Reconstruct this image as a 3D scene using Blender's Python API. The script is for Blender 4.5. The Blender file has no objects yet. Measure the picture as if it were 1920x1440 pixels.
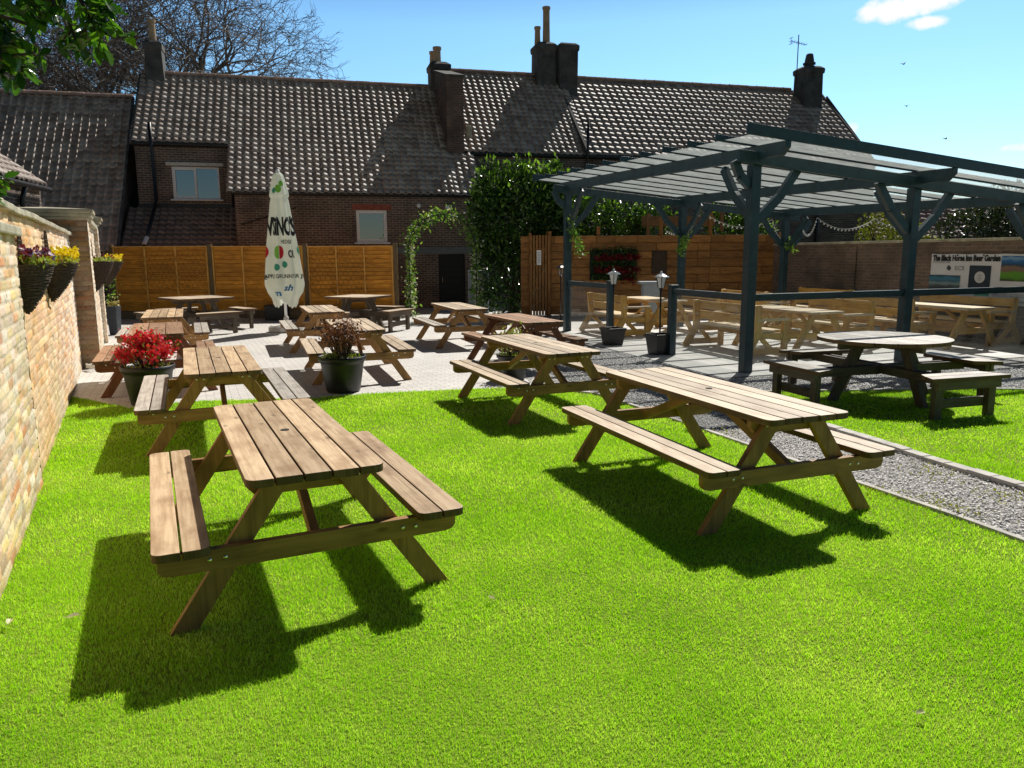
import bpy, bmesh, math, random
import numpy as np
from mathutils import Vector, Matrix
random.seed(7); rng = np.random.default_rng(11)
scene = bpy.context.scene
COL = scene.collection
R = math.radians
PI = math.pi

# ------------------------------------------------------------------ materials
def new_mat(name):
    m = bpy.data.materials.new(name); m.use_nodes = True
    nt = m.node_tree; nt.nodes.clear()
    out = nt.nodes.new('ShaderNodeOutputMaterial')
    b = nt.nodes.new('ShaderNodeBsdfPrincipled')
    nt.links.new(b.outputs[0], out.inputs[0])
    return m, nt, b, out

def N(nt, typ, **kw):
    n = nt.nodes.new(typ)
    for k, v in kw.items():
        if k.startswith('i_'): n.inputs[k[2:].replace('_', ' ')].default_value = v
        else: setattr(n, k, v)
    return n

def rgba(c): return (c[0], c[1], c[2], 1.0)

def ramp(nt, fac, stops):
    r = nt.nodes.new('ShaderNodeValToRGB'); e = r.color_ramp.elements
    while len(e) < len(stops): e.new(0.5)
    for el, (p, c) in zip(e, stops): el.position = p; el.color = rgba(c)
    nt.links.new(fac, r.inputs[0]); return r.outputs[0]

def mixc(nt, a, b, fac, blend='MIX'):
    m = nt.nodes.new('ShaderNodeMix'); m.data_type = 'RGBA'; m.blend_type = blend
    for sock, v in ((m.inputs[6], a), (m.inputs[7], b), (m.inputs[0], fac)):
        if isinstance(v, bpy.types.NodeSocket): nt.links.new(v, sock)
        elif isinstance(v, (int, float)): sock.default_value = v
        else: sock.default_value = rgba(v)
    return m.outputs[2]

def coords(nt, kind='Object', scale=(1, 1, 1)):
    tc = nt.nodes.new('ShaderNodeTexCoord'); mp = nt.nodes.new('ShaderNodeMapping')
    mp.inputs['Scale'].default_value = scale
    nt.links.new(tc.outputs[kind], mp.inputs[0]); return mp.outputs[0]

def noise(nt, vec, scale, detail=4, rough=0.55, out=0):
    n = N(nt, 'ShaderNodeTexNoise'); n.inputs['Scale'].default_value = scale
    n.inputs['Detail'].default_value = detail; n.inputs['Roughness'].default_value = rough
    nt.links.new(vec, n.inputs['Vector']); return n.outputs[out]

def bump(nt, h, strength, dist, bsdf):
    b = nt.nodes.new('ShaderNodeBump'); b.inputs['Strength'].default_value = strength
    b.inputs['Distance'].default_value = dist
    nt.links.new(h, b.inputs['Height']); nt.links.new(b.outputs[0], bsdf.inputs['Normal'])

def island(nt):
    return nt.nodes.new('ShaderNodeNewGeometry').outputs['Random Per Island']

def plain(name, c, rough=0.6, metal=0.0, spec=0.5, var=0.25, scale=8, bmp=0.0):
    m, nt, b, o = new_mat(name)
    v = coords(nt); n = noise(nt, v, scale, 5)
    lo = [x * (1 - var) for x in c]; hi = [min(1, x * (1 + var)) for x in c]
    nt.links.new(ramp(nt, n, [(0.3, lo), (0.7, hi)]), b.inputs['Base Color'])
    b.inputs['Roughness'].default_value = rough; b.inputs['Metallic'].default_value = metal
    b.inputs['Specular IOR Level'].default_value = spec
    if bmp: bump(nt, noise(nt, v, scale * 6, 4), bmp, 0.01, b)
    return m

def wood(name, c1, c2, c3, rough=0.6, grain=26, spec=0.4, blotch=2.2, knots=True):
    m, nt, b, o = new_mat(name)
    uv = coords(nt, 'UV', (1.3, grain, 1)); n1 = noise(nt, uv, 1.6, 8, 0.62)
    uv2 = coords(nt, 'UV', (blotch, blotch * 2.2, 1)); n2 = noise(nt, uv2, 1.5, 3)
    base = ramp(nt, n1, [(0.32, c2), (0.56, c1), (0.8, [min(1, x * 1.15) for x in c1])])
    col = mixc(nt, base, c3, ramp(nt, n2, [(0.46, (0, 0, 0)), (0.68, (.6, .6, .6))]))
    isl = island(nt)
    crk = noise(nt, coords(nt, 'UV', (.9, 70, 1)), 1.0, 3, .5)
    col = mixc(nt, col, [x * .3 for x in c2], ramp(nt, crk, [(.66, (0, 0, 0)), (.74, (.75, .75, .75))]))
    hs = nt.nodes.new('ShaderNodeHueSaturation')
    mr = nt.nodes.new('ShaderNodeMapRange'); mr.inputs[3].default_value = 0.72; mr.inputs[4].default_value = 1.2
    nt.links.new(isl, mr.inputs[0]); nt.links.new(mr.outputs[0], hs.inputs['Value'])
    nt.links.new(col, hs.inputs['Color']); colo = hs.outputs[0]
    if knots:
        vo = nt.nodes.new('ShaderNodeTexVoronoi'); vo.inputs['Scale'].default_value = 1.0
        nt.links.new(coords(nt, 'UV', (2.6, 7, 1)), vo.inputs['Vector'])
        k = ramp(nt, vo.outputs['Distance'], [(0.05, (.75, .75, .75)), (0.13, (0, 0, 0))])
        colo = mixc(nt, colo, [x * 0.35 for x in c2], k)
    nt.links.new(colo, b.inputs['Base Color'])
    b.inputs['Roughness'].default_value = rough; b.inputs['Specular IOR Level'].default_value = spec
    bump(nt, n1, 0.35, 0.004, b)
    return m

def brick(name, c1, c2, mortar, bw=0.225, rh=0.075, ms=0.011, spec=0.2, dirt=(0.05, 0.045, 0.04), bstr=0.6):
    m, nt, b, o = new_mat(name)
    uv = coords(nt, 'UV')
    wob = noise(nt, uv, 9, 3, out=1)
    vm = nt.nodes.new('ShaderNodeVectorMath'); vm.operation = 'MULTIPLY_ADD'
    vm.inputs[1].default_value = (0.012, 0.012, 0); nt.links.new(wob, vm.inputs[0]); nt.links.new(uv, vm.inputs[2])
    t = nt.nodes.new('ShaderNodeTexBrick'); nt.links.new(vm.outputs[0], t.inputs['Vector'])
    t.inputs['Scale'].default_value = 1; t.inputs['Brick Width'].default_value = bw; t.inputs['Row Height'].default_value = rh
    t.inputs['Mortar Size'].default_value = ms; t.inputs['Mortar Smooth'].default_value = 0.3; t.inputs['Bias'].default_value = 0.1
    t.inputs['Color1'].default_value = rgba(c1); t.inputs['Color2'].default_value = rgba(c2); t.inputs['Mortar'].default_value = rgba(mortar)
    n = noise(nt, uv, 1.3, 5); c = mixc(nt, t.outputs['Color'], dirt, ramp(nt, n, [(0.42, (0, 0, 0)), (0.75, (.75, .75, .75))]))
    n2 = noise(nt, uv, 14, 4); c = mixc(nt, c, (1.6, 1.5, 1.4), ramp(nt, n2, [(0.3, (0, 0, 0)), (0.8, (.5, .5, .5))]), 'MULTIPLY')
    nt.links.new(c, b.inputs['Base Color']); b.inputs['Roughness'].default_value = 0.9
    b.inputs['Specular IOR Level'].default_value = spec
    ad = nt.nodes.new('ShaderNodeMath'); ad.operation = 'MULTIPLY_ADD'; ad.inputs[1].default_value = -1.0
    nt.links.new(t.outputs['Fac'], ad.inputs[0]); nt.links.new(n2, ad.inputs[2])
    bump(nt, ad.outputs[0], bstr, 0.02, b)
    return m

def leafmat(name, c1, c2, c3, trans=0.35, rough=0.45, spec=0.5, back=1.0):
    m, nt, b, o = new_mat(name)
    c = ramp(nt, island(nt), [(0.0, c1), (0.5, c2), (1.0, c3)])
    nt.links.new(c, b.inputs['Base Color']); b.inputs['Roughness'].default_value = rough
    b.inputs['Specular IOR Level'].default_value = spec
    tr = nt.nodes.new('ShaderNodeBsdfTranslucent')
    nt.links.new(mixc(nt, c, (1.25 * back, 1.35 * back, 0.5 * back), 1.0, 'MULTIPLY'), tr.inputs[0])
    mx = nt.nodes.new('ShaderNodeMixShader'); mx.inputs[0].default_value = trans
    nt.links.new(b.outputs[0], mx.inputs[1]); nt.links.new(tr.outputs[0], mx.inputs[2]); nt.links.new(mx.outputs[0], o.inputs[0])
    return m

def attrmat(name, rough=0.9, spec=0.2, bs=0.5, sc=40):
    m, nt, b, o = new_mat(name)
    a = nt.nodes.new('ShaderNodeAttribute'); a.attribute_name = 'Col'
    v = coords(nt); n = noise(nt, v, sc, 5)
    c = mixc(nt, a.outputs[0], (1.5, 1.5, 1.5), ramp(nt, n, [(0.3, (0.15, 0.15, 0.15)), (0.7, (.75, .75, .75))]), 'MULTIPLY')
    nt.links.new(c, b.inputs['Base Color']); b.inputs['Roughness'].default_value = rough
    b.inputs['Specular IOR Level'].default_value = spec
    bump(nt, n, bs, 0.01, b); return m

MAT = {}
MAT['wood_top'] = wood('weathered_wood', (.80, .59, .37), (.55, .37, .21), (.34, .195, .10), rough=0.5)
MAT['wood_pale'] = wood('sun_bleached_wood', (.82, .67, .49), (.60, .46, .32), (.43, .29, .185), rough=0.5)
MAT['wood_leg'] = wood('treated_wood', (.50, .27, .09), (.33, .17, .055), (.19, .10, .04), rough=0.6, grain=20)
MAT['wood_red'] = wood('red_stained_wood', (.58, .36, .22), (.40, .22, .12), (.28, .13, .07), rough=0.5)
MAT['wood_redleg'] = wood('red_stained_frame', (.26, .092, .034), (.17, .058, .022), (.10, .04, .02), rough=0.5)
MAT['wood_grey'] = wood('grey_weathered_wood', (.72, .66, .58), (.50, .44, .37), (.34, .28, .23), rough=0.5)
MAT['wood_greyleg'] = wood('grey_weathered_frame', (.15, .115, .08), (.09, .07, .05), (.06, .048, .035), rough=0.6)
MAT['edge'] = wood('dark_plank_edge', (.20, .115, .055), (.12, .065, .03), (.08, .045, .022), rough=.7, knots=False)
MAT['wood_newtop'] = wood('sunlit_pine', (.84, .66, .42), (.64, .46, .25), (.50, .33, .16), rough=0.45)  # new pine made paler: sunlight and sky glare put into the colour
MAT['wood_new'] = wood('new_pine', (.74, .44, .11), (.56, .30, .06), (.44, .21, .045), rough=0.5)
MAT['fence'] = wood('fence_boards', (.85, .36, .04), (.62, .22, .02), (.38, .13, .014), rough=0.7, grain=18)
MAT['batten'] = wood('fence_batten_wood', (.95, .50, .12), (.75, .34, .06), (.5, .2, .03), rough=0.7, grain=18, knots=False)
MAT['fence_post'] = wood('fence_post_wood', (.24, .16, .075), (.16, .10, .045), (.12, .08, .04))
MAT['fence2'] = wood('cladding_boards', (.42, .195, .055), (.28, .12, .03), (.17, .07, .02), rough=0.7, grain=18)
MAT['bolt'] = plain('zinc_bolt', (.75, .74, .72), 0.28, 1.0, var=.05)
MAT['dark'] = plain('hole_shade', (.02, .017, .013), 0.9, var=.1)
MAT['pergola'] = plain('slate_blue_paint', (.019, .047, .062), 0.42, spec=0.5, var=.32, scale=7, bmp=.2)
MAT['black'] = plain('black_plastic', (.012, .013, .014), 0.45, var=.2, scale=10)
MAT['blackmetal'] = plain('black_metal', (.01, .011, .012), 0.4, var=.2)
MAT['white'] = plain('white_upvc', (.90, .91, .92), 0.35, var=.04)
MAT['lampwhite'] = plain('frosted_lamp', (.80, .80, .78), 0.3, var=.05)
MAT['silver'] = plain('polished_lamp_cap', (.75, .76, .77), 0.25, 0.6, var=.1)
MAT['soil'] = plain('potting_soil', (.04, .028, .018), 0.95, var=.4, scale=30, bmp=.5)
MAT['stone'] = plain('lichen_coping_stone', (.46, .42, .31), 0.85, var=.35, scale=5, bmp=.5)
MAT['concrete'] = plain('concrete_edging', (.62, .59, .54), 0.85, var=.25, scale=6, bmp=.4)
MAT['render'] = plain('dark_chimney_render', (.105, .10, .093), 0.9, var=.45, scale=3, bmp=.5)
MAT['potclay'] = plain('buff_chimney_clay', (.50, .36, .22), 0.8, var=.2, scale=3)
MAT['ridge'] = plain('ridge_tile_clay', (.46, .30, .23), 0.85, var=.3, scale=3, bmp=.3)
MAT['gutter'] = plain('black_gutter', (.012, .012, .014), 0.4)
MAT['band'] = plain('painted_lintel_band', (.16, .19, .20), 0.8, var=.15)
MAT['doorblk'] = plain('dark_door', (.012, .012, .013), 0.6)
MAT['cabinet'] = plain('grey_cabinet', (.26, .31, .35), 0.5, var=.1)
MAT['lintel'] = plain('pale_lintel', (.62, .60, .54), 0.8, var=.15)
MAT['bark'] = plain('tree_bark', (.185, .165, .145), 0.9, var=.35, scale=6)
MAT['tree_twig'] = plain('winter_twig_bark', (.21, .185, .165), 0.8, var=.3)
MAT['twig'] = plain('twig_bark', (.06, .042, .03), 0.8, var=.3)
MAT['wicker'] = plain('wicker', (.075, .048, .03), 0.75, var=.5, scale=40, bmp=.6)
MAT['wire'] = plain('rusty_wire', (.03, .017, .009), 0.7)
MAT['mattress'] = plain('canvas', (.8, .8, .7), 0.8)
MAT['base'] = plain('parasol_base_concrete', (.62, .60, .56), 0.8, var=.12)
MAT['brick_house'] = brick('old_house_brick', (.20, .135, .105), (.105, .08, .068), (.34, .305, .27))
MAT['brick_wall'] = brick('boundary_wall_brick', (.26, .17, .125), (.165, .115, .09), (.24, .205, .17))
MAT['brick_flue'] = brick('flue_brick', (.23, .13, .10), (.12, .085, .07), (.22, .19, .17))
MAT['oldwall'] = attrmat('old_garden_wall_brick')

# pantile
def pantile(name, c1, c2, c3, rough=0.60):
    m, nt, b, o = new_mat(name)
    c = ramp(nt, island(nt), [(0, c1), (.5, c2), (1, c3)])
    n = noise(nt, coords(nt), 3.0, 6); c = mixc(nt, c, (.10, .09, .08), ramp(nt, n, [(.5, (0, 0, 0)), (.75, (.6, .6, .6))]))
    n2 = noise(nt, coords(nt), 30, 4); c = mixc(nt, c, (.5, .48, .43), ramp(nt, n2, [(.55, (0, 0, 0)), (.75, (.45, .45, .45))]))
    nt.links.new(c, b.inputs['Base Color']); b.inputs['Roughness'].default_value = rough
    b.inputs['Specular IOR Level'].default_value = 0.75
    bump(nt, n2, .25, .006, b); return m
MAT['pantile'] = pantile('weathered_pantile', (.34, .245, .19), (.46, .345, .275), (.62, .51, .425))
MAT['pantile_dark'] = pantile('dark_pantile', (.16, .125, .105), (.21, .165, .14), (.27, .21, .175))
MAT['pantile_pink'] = pantile('pink_pantile', (.42, .26, .22), (.47, .30, .25), (.5, .34, .29))
MAT['slate'] = pantile('grey_slate', (.22, .22, .24), (.26, .26, .28), (.3, .3, .32))

# glass
def glassmat(name, tint=(.93, .95, .95), refl=0.08, rough=0.02, diff=0.0, dcol=(.5, .52, .5), trl=0.0):
    m, nt, b, o = new_mat(name); nt.nodes.remove(b)
    tr = nt.nodes.new('ShaderNodeBsdfTransparent'); tr.inputs[0].default_value = rgba(tint)
    gl = nt.nodes.new('ShaderNodeBsdfGlossy'); gl.inputs['Roughness'].default_value = rough
    lw_ = nt.nodes.new('ShaderNodeLayerWeight'); pw_ = nt.nodes.new('ShaderNodeMath'); pw_.operation = 'POWER'; pw_.inputs[1].default_value = 4.5; nt.links.new(lw_.outputs['Facing'], pw_.inputs[0])
    fr = nt.nodes.new('ShaderNodeMath'); fr.operation = 'MULTIPLY_ADD'; fr.inputs[1].default_value = .75; fr.inputs[2].default_value = refl * .5; nt.links.new(pw_.outputs[0], fr.inputs[0])
    mx = nt.nodes.new('ShaderNodeMixShader'); nt.links.new(fr.outputs[0], mx.inputs[0])
    nt.links.new(tr.outputs[0], mx.inputs[1]); nt.links.new(gl.outputs[0], mx.inputs[2])
    last = mx.outputs[0]
    if diff > 0:
        n = noise(nt, coords(nt), 5, 6); n2 = noise(nt, coords(nt, 'Object', (1, 6, 1)), 3, 5)
        a = mixc(nt, n, n2, 0.5)
        fac = ramp(nt, a, [(.3, (diff * .65,) * 3), (.7, (min(1, diff * 1.35),) * 3)])
        df = nt.nodes.new('ShaderNodeBsdfDiffuse'); df.inputs[0].default_value = rgba(dcol)
        tl = nt.nodes.new('ShaderNodeBsdfTranslucent'); tl.inputs[0].default_value = rgba(dcol)
        m2 = nt.nodes.new('ShaderNodeMixShader'); m2.inputs[0].default_value = trl
        nt.links.new(df.outputs[0], m2.inputs[1]); nt.links.new(tl.outputs[0], m2.inputs[2])
        m3 = nt.nodes.new('ShaderNodeMixShader'); nt.links.new(fac, m3.inputs[0])
        nt.links.new(last, m3.inputs[1]); nt.links.new(m2.outputs[0], m3.inputs[2]); last = m3.outputs[0]
    nt.links.new(last, o.inputs[0]); return m
MAT['glass'] = glassmat('balustrade_glass', diff=0.05, dcol=(.75, .77, .75), trl=.5)
MAT['roofpanel'] = glassmat('dirty_polycarbonate', tint=(.95, .97, .97), refl=.05, diff=0.30, dcol=(.88, .94, .90), trl=.95, rough=.12)
m, nt, b, o = new_mat('window_glass'); b.inputs['Coat Weight'].default_value = 1.0; b.inputs['Coat IOR'].default_value = 3.2
b.inputs['Base Color'].default_value = (.012, .016, .018, 1); b.inputs['Roughness'].default_value = .03
b.inputs['Specular IOR Level'].default_value = .5
bump(nt, noise(nt, coords(nt), 1.5, 2), .03, .05, b)
MAT['pane'] = m

# foliage
MAT['laurel'] = leafmat('laurel_leaf', (.014, .042, .010), (.03, .08, .014), (.10, .20, .03), .22, .28)
MAT['laurel_tip'] = leafmat('young_laurel_leaf', (.10, .22, .03), (.16, .30, .04), (.22, .38, .06), .45, .35)
MAT['holly'] = leafmat('holly_leaf', (.012, .045, .010), (.035, .10, .015), (.10, .22, .02), .42, .28, back=1.6)
MAT['climber'] = leafmat('climber_leaf', (.08, .19, .03), (.15, .30, .05), (.30, .42, .09), .4)
MAT['blossom_white'] = leafmat('white_blossom', (.75, .72, .70), (.82, .80, .78), (.85, .75, .75), .3)
MAT['azalea'] = leafmat('azalea_flower', (.62, .02, .05), (.75, .03, .10), (.70, .06, .06), .35)
MAT['azalea_leaf'] = leafmat('azalea_leaf', (.12, .13, .03), (.10, .16, .03), (.25, .22, .06), .3)
MAT['darkplant'] = leafmat('bronze_leaf', (.10, .028, .022), (.17, .055, .04), (.30, .13, .09), .35)
MAT['palegreen'] = leafmat('pale_green_leaf', (.20, .30, .05), (.30, .36, .08), (.50, .50, .18), .4)
MAT['paleflower'] = leafmat('cream_flower', (.62, .55, .25), (.70, .60, .35), (.55, .40, .18), .3)
MAT['yellow'] = leafmat('yellow_pansy', (.85, .62, .01), (.88, .70, .02), (.82, .55, .01), .3)
MAT['blue'] = leafmat('blue_pansy', (.10, .10, .50), (.16, .16, .62), (.30, .28, .70), .3)
MAT['purple'] = leafmat('purple_pansy', (.12, .01, .05), (.18, .015, .07), (.25, .05, .10), .3)
MAT['golden'] = leafmat('golden_shrub_leaf', (.12, .15, .02), (.20, .22, .03), (.30, .30, .06), .3)
MAT['darkleaf'] = leafmat('dark_evergreen_leaf', (.016, .030, .012), (.035, .055, .02), (.075, .10, .05), .2, .35)
MAT['red_geranium'] = leafmat('red_flower', (.22, .006, .015), (.30, .01, .02), (.18, .006, .01), .3)
MAT['grass'] = leafmat('grass_blade', (.29, .56, .014), (.47, .76, .04), (.80, .92, .30), .45, .5, .3, back=1.12)
_nt = MAT['grass'].node_tree; _r = [n for n in _nt.nodes if n.type == 'VALTORGB'][0]; _v = coords(_nt)
_ad = N(_nt, 'ShaderNodeMath', operation='MULTIPLY_ADD'); _ad.inputs[1].default_value = .62; _nt.links.new(island(_nt), _ad.inputs[0])
_n1 = noise(_nt, _v, 1.1, 5, .6); _mr = N(_nt, 'ShaderNodeMapRange'); _mr.inputs[1].default_value = .32; _mr.inputs[2].default_value = .68; _mr.inputs[3].default_value = -.08; _mr.inputs[4].default_value = .46
_nt.links.new(_n1, _mr.inputs[0]); _nt.links.new(_mr.outputs[0], _ad.inputs[2]); _nt.links.new(_ad.outputs[0], _r.inputs[0])
MAT['weed'] = leafmat('yellow_weed', (.35, .38, .03), (.45, .42, .04), (.30, .36, .04), .3)
MAT['leaf_dry'] = leafmat('dry_leaf', (.62, .62, .36), (.66, .62, .42), (.55, .55, .30), .2)

# ------------------------------------------------------------------ mesh builder
class MB:
    def __init__(s): s.v = []; s.f = []; s.uv = []; s.mi = []
    def add(s, vs, fs, uvs=None, mi=0):
        o = len(s.v); s.v += [tuple(x) for x in vs]
        for i, f in enumerate(fs):
            s.f.append([a + o for a in f]); s.mi.append(mi)
            s.uv.append(uvs[i] if uvs else [(0, 0)] * len(f))
    def quad(s, a, b, c, d, uv=None, mi=0):
        s.add([a, b, c, d], [(0, 1, 2, 3)], [uv or [(0, 0), (1, 0), (1, 1), (0, 1)]], mi)
    def box(s, c, size, rz=0, mi=0, tilt=None):
        hx, hy, hz = size[0] / 2, size[1] / 2, size[2] / 2
        M = Matrix.Rotation(rz, 3, 'Z')
        if tilt is not None: M = M @ tilt
        P = [Vector(c) + M @ Vector((x * hx, y * hy, z * hz)) for z in (-1, 1) for y in (-1, 1) for x in (-1, 1)]
        F = [(0, 2, 3, 1), (4, 5, 7, 6), (0, 1, 5, 4), (2, 6, 7, 3), (0, 4, 6, 2), (1, 3, 7, 5)]
        r = random.random() * 50; dims = size; ax = max(range(3), key=lambda i: dims[i]); L = Matrix.Identity(3)
        uvs = []
        loc = [(x * hx, y * hy, z * hz) for z in (-1, 1) for y in (-1, 1) for x in (-1, 1)]
        for f in F:
            cs = [loc[i] for i in f]
            con = [k for k in range(3) if max(q[k] for q in cs) - min(q[k] for q in cs) < 1e-9 or k == 9][0]
            ot = [k for k in range(3) if k != con]
            if ax in ot: u, w = ax, [k for k in ot if k != ax][0]
            else: u, w = ot
            uvs.append([(q[u] + r, q[w] + r * .37) for q in cs])
        s.add(P, F, uvs, mi)
    def prism(s, outline, z0, z1, fr=None, mi=0, ulen=0, emi=None):
        """outline: list of 2D pts (ccw). fr: function mapping (x,y,z)->point"""
        fr = fr or (lambda x, y, z: (x, y, z)); n = len(outline); r = random.random() * 50
        V = [fr(x, y, z0) for x, y in outline] + [fr(x, y, z1) for x, y in outline]
        F = [tuple(range(n - 1, -1, -1)), tuple(range(n, 2 * n))]
        def U(p): return (p[ulen] + r, p[1 - ulen] + r * .37)
        UV = [[U(outline[i]) for i in range(n - 1, -1, -1)], [U(p) for p in outline]]
        for i in range(n):
            j = (i + 1) % n; F.append((i, j, n + j, n + i)); a, c = outline[i], outline[j]
            d = abs(c[ulen] - a[ulen])
            if d > abs(c[1 - ulen] - a[1 - ulen]): UV.append([(a[ulen] + r, z0), (c[ulen] + r, z0), (c[ulen] + r, z1), (a[ulen] + r, z1)])
            else: UV.append([(z0 + r, a[1 - ulen]), (z0 + r, c[1 - ulen]), (z1 + r, c[1 - ulen]), (z1 + r, a[1 - ulen])])
        s.add(V, F, UV, mi)
        if emi is not None:
            for i in range(n): s.mi[-1 - i] = emi
            s.mi[-n - 2] = emi
    def board(s, a, b, w, t, up=(0, 0, 1), mi=0):
        """beam from a to b; w is size along 'side', t size along 'up'"""
        a, b = Vector(a), Vector(b); d = (b - a); L = d.length; d.normalize()
        up = Vector(up); sd = d.cross(up)
        if sd.length < 1e-6: sd = d.cross(Vector((1, 0, 0)))
        sd.normalize(); u2 = sd.cross(d).normalized(); r = random.random() * 50
        V = []
        for q in (a, b):
            for i, j in ((-1, -1), (1, -1), (1, 1), (-1, 1)): V.append(q + sd * (i * w / 2) + u2 * (j * t / 2))
        F = [(3, 2, 1, 0), (4, 5, 6, 7)]; UV = [[(r, 0), (r + w, 0), (r + w, t), (r, t)]] * 2
        for i in range(4):
            j = (i + 1) % 4; ww = w if i % 2 == 0 else t
            F.append((i, j, 4 + j, 4 + i)); UV.append([(r, i * .3), (r, i * .3 + ww), (r + L, i * .3 + ww), (r + L, i * .3)])
        s.add(V, F, UV, mi)
    def tube(s, pts, rad, n=6, cap=True, mi=0):
        pts = [Vector(p) for p in pts]; k = len(pts)
        if not hasattr(rad, '__len__'): rad = [rad] * k
        rings = []; ref = None
        for i in range(k):
            d = (pts[min(i + 1, k - 1)] - pts[max(i - 1, 0)]).normalized()
            if ref is None: ref = d.orthogonal().normalized()
            ref = (ref - d * ref.dot(d))
            ref = ref.normalized() if ref.length > 1e-6 else d.orthogonal().normalized()
            b = d.cross(ref)
            rings.append([pts[i] + (ref * math.cos(2 * PI * j / n) + b * math.sin(2 * PI * j / n)) * rad[i] for j in range(n)])
        V = [p for r_ in rings for p in r_]; F = []
        for i in range(k - 1):
            for j in range(n):
                j2 = (j + 1) % n; F.append((i * n + j, i * n + j2, (i + 1) * n + j2, (i + 1) * n + j))
        if cap: F += [tuple(range(n - 1, -1, -1)), tuple((k - 1) * n + j for j in range(n))]
        s.add(V, F, None, mi)
    def lathe(s, prof, n=24, c=(0, 0, 0), mi=0, capb=True, capt=True):
        V = []; F = []
        for r, z in prof:
            for j in range(n): V.append((c[0] + r * math.cos(2 * PI * j / n), c[1] + r * math.sin(2 * PI * j / n), c[2] + z))
        k = len(prof)
        for i in range(k - 1):
            for j in range(n):
                j2 = (j + 1) % n; F.append((i * n + j, i * n + j2, (i + 1) * n + j2, (i + 1) * n + j))
        if capb: F.append(tuple(range(n - 1, -1, -1)))
        if capt: F.append(tuple((k - 1) * n + j for j in range(n)))
        s.add(V, F, None, mi)
    def sphere(s, c, r, n=8, m=5, mi=0, sq=(1, 1, 1)):
        V = [(c[0], c[1], c[2] - r * sq[2])]; F = []
        for i in range(1, m):
            ph = -PI / 2 + PI * i / m
            for j in range(n):
                a = 2 * PI * j / n
                V.append((c[0] + r * sq[0] * math.cos(ph) * math.cos(a), c[1] + r * sq[1] * math.cos(ph) * math.sin(a), c[2] + r * sq[2] * math.sin(ph)))
        V.append((c[0], c[1], c[2] + r * sq[2])); top = len(V) - 1
        for j in range(n):
            j2 = (j + 1) % n; F.append((0, 1 + j2, 1 + j)); F.append((top, 1 + (m - 2) * n + j, 1 + (m - 2) * n + j2))
            for i in range(m - 2): F.append((1 + i * n + j, 1 + i * n + j2, 1 + (i + 1) * n + j2, 1 + (i + 1) * n + j))
        s.add(V, F, None, mi)
    def build(s, name, mat, parent=None, smooth=False, bevel=0, world=False, kind=None):
        me = bpy.data.meshes.new(name)
        V = s.v
        if world and parent is not None:
            Mi = parent_matrix(parent).inverted(); V = [Mi @ Vector(v) for v in V]
        me.from_pydata([tuple(v) for v in V], [], s.f)
        uvl = me.uv_layers.new(name='UVMap'); flat = []
        for u in s.uv:
            for q in u: flat += [q[0], q[1]]
        uvl.data.foreach_set('uv', flat)
        for mm in (mat if isinstance(mat, (list, tuple)) else [mat]): me.materials.append(mm)
        if isinstance(mat, (list, tuple)): me.polygons.foreach_set('material_index', s.mi)
        if smooth: me.polygons.foreach_set('use_smooth', [True] * len(me.polygons))
        me.update()
        return link(name, me, parent, bevel, kind)

def parent_matrix(o):
    M = Matrix.Translation(o.location) @ Matrix.Rotation(o.rotation_euler.z, 4, 'Z')
    return parent_matrix(o.parent) @ M if o.parent else M

def link(name, me, parent=None, bevel=0, kind=None):
    o = bpy.data.objects.new(name, me); COL.objects.link(o)
    if parent is not None: o.parent = parent
    if bevel:
        b = o.modifiers.new('edge', 'BEVEL'); b.width = bevel; b.segments = 2; b.limit_method = 'ANGLE'; b.angle_limit = R(40)
    if kind: o['kind'] = kind
    return o

def npmesh(name, V, F, mat, parent=None, col=None, smooth=False, kind=None, uv=None):
    """V (n,3), F (m,k) arrays"""
    me = bpy.data.meshes.new(name); V = np.asarray(V, np.float32); F = np.asarray(F, np.int32)
    me.vertices.add(len(V)); me.vertices.foreach_set('co', V.ravel())
    k = F.shape[1]; me.loops.add(F.size); me.loops.foreach_set('vertex_index', F.ravel())
    me.polygons.add(len(F)); me.polygons.foreach_set('loop_start', np.arange(0, F.size, k, dtype=np.int32))
    me.polygons.foreach_set('loop_total', np.full(len(F), k, np.int32))
    if smooth: me.polygons.foreach_set('use_smooth', np.ones(len(F), bool))
    me.materials.append(mat); me.update(calc_edges=True)
    if col is not None:
        a = me.color_attributes.new('Col', 'FLOAT_COLOR', 'POINT')
        a.data.foreach_set('color', np.concatenate([col, np.ones((len(col), 1))], 1).astype(np.float32).ravel())
    me.validate()
    return link(name, me, parent, 0, kind)

def thing(name, label, cat, loc=(0, 0, 0), rz=0, group=None):
    o = bpy.data.objects.new(name, None); COL.objects.link(o); o.location = loc; o.rotation_euler = (0, 0, rz)
    o.empty_display_size = .2; return tag(o, label, cat, group)
def tag(o, label, cat, group=None):
    o['label'] = label; o['category'] = cat
    if group: o['group'] = group
    return o

def rounded(w, l, r, corners=(1, 1, 1, 1), n=4, cx=0, cy=0):
    """rect outline ccw centred, corner flags order: (-,-),(+,-),(+,+),(-,+)"""
    out = []; hx, hy = w / 2, l / 2
    for (sx, sy, a0), f in zip(((-1, -1, PI), (1, -1, 1.5 * PI), (1, 1, 0), (-1, 1, .5 * PI)), corners):
        if not f: out.append((cx + sx * hx, cy + sy * hy)); continue
        ox, oy = cx + sx * (hx - r), cy + sy * (hy - r)
        for i in range(n + 1):
            a = a0 + .5 * PI * i / n; out.append((ox + r * math.cos(a), oy + r * math.sin(a)))
    return out

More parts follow.
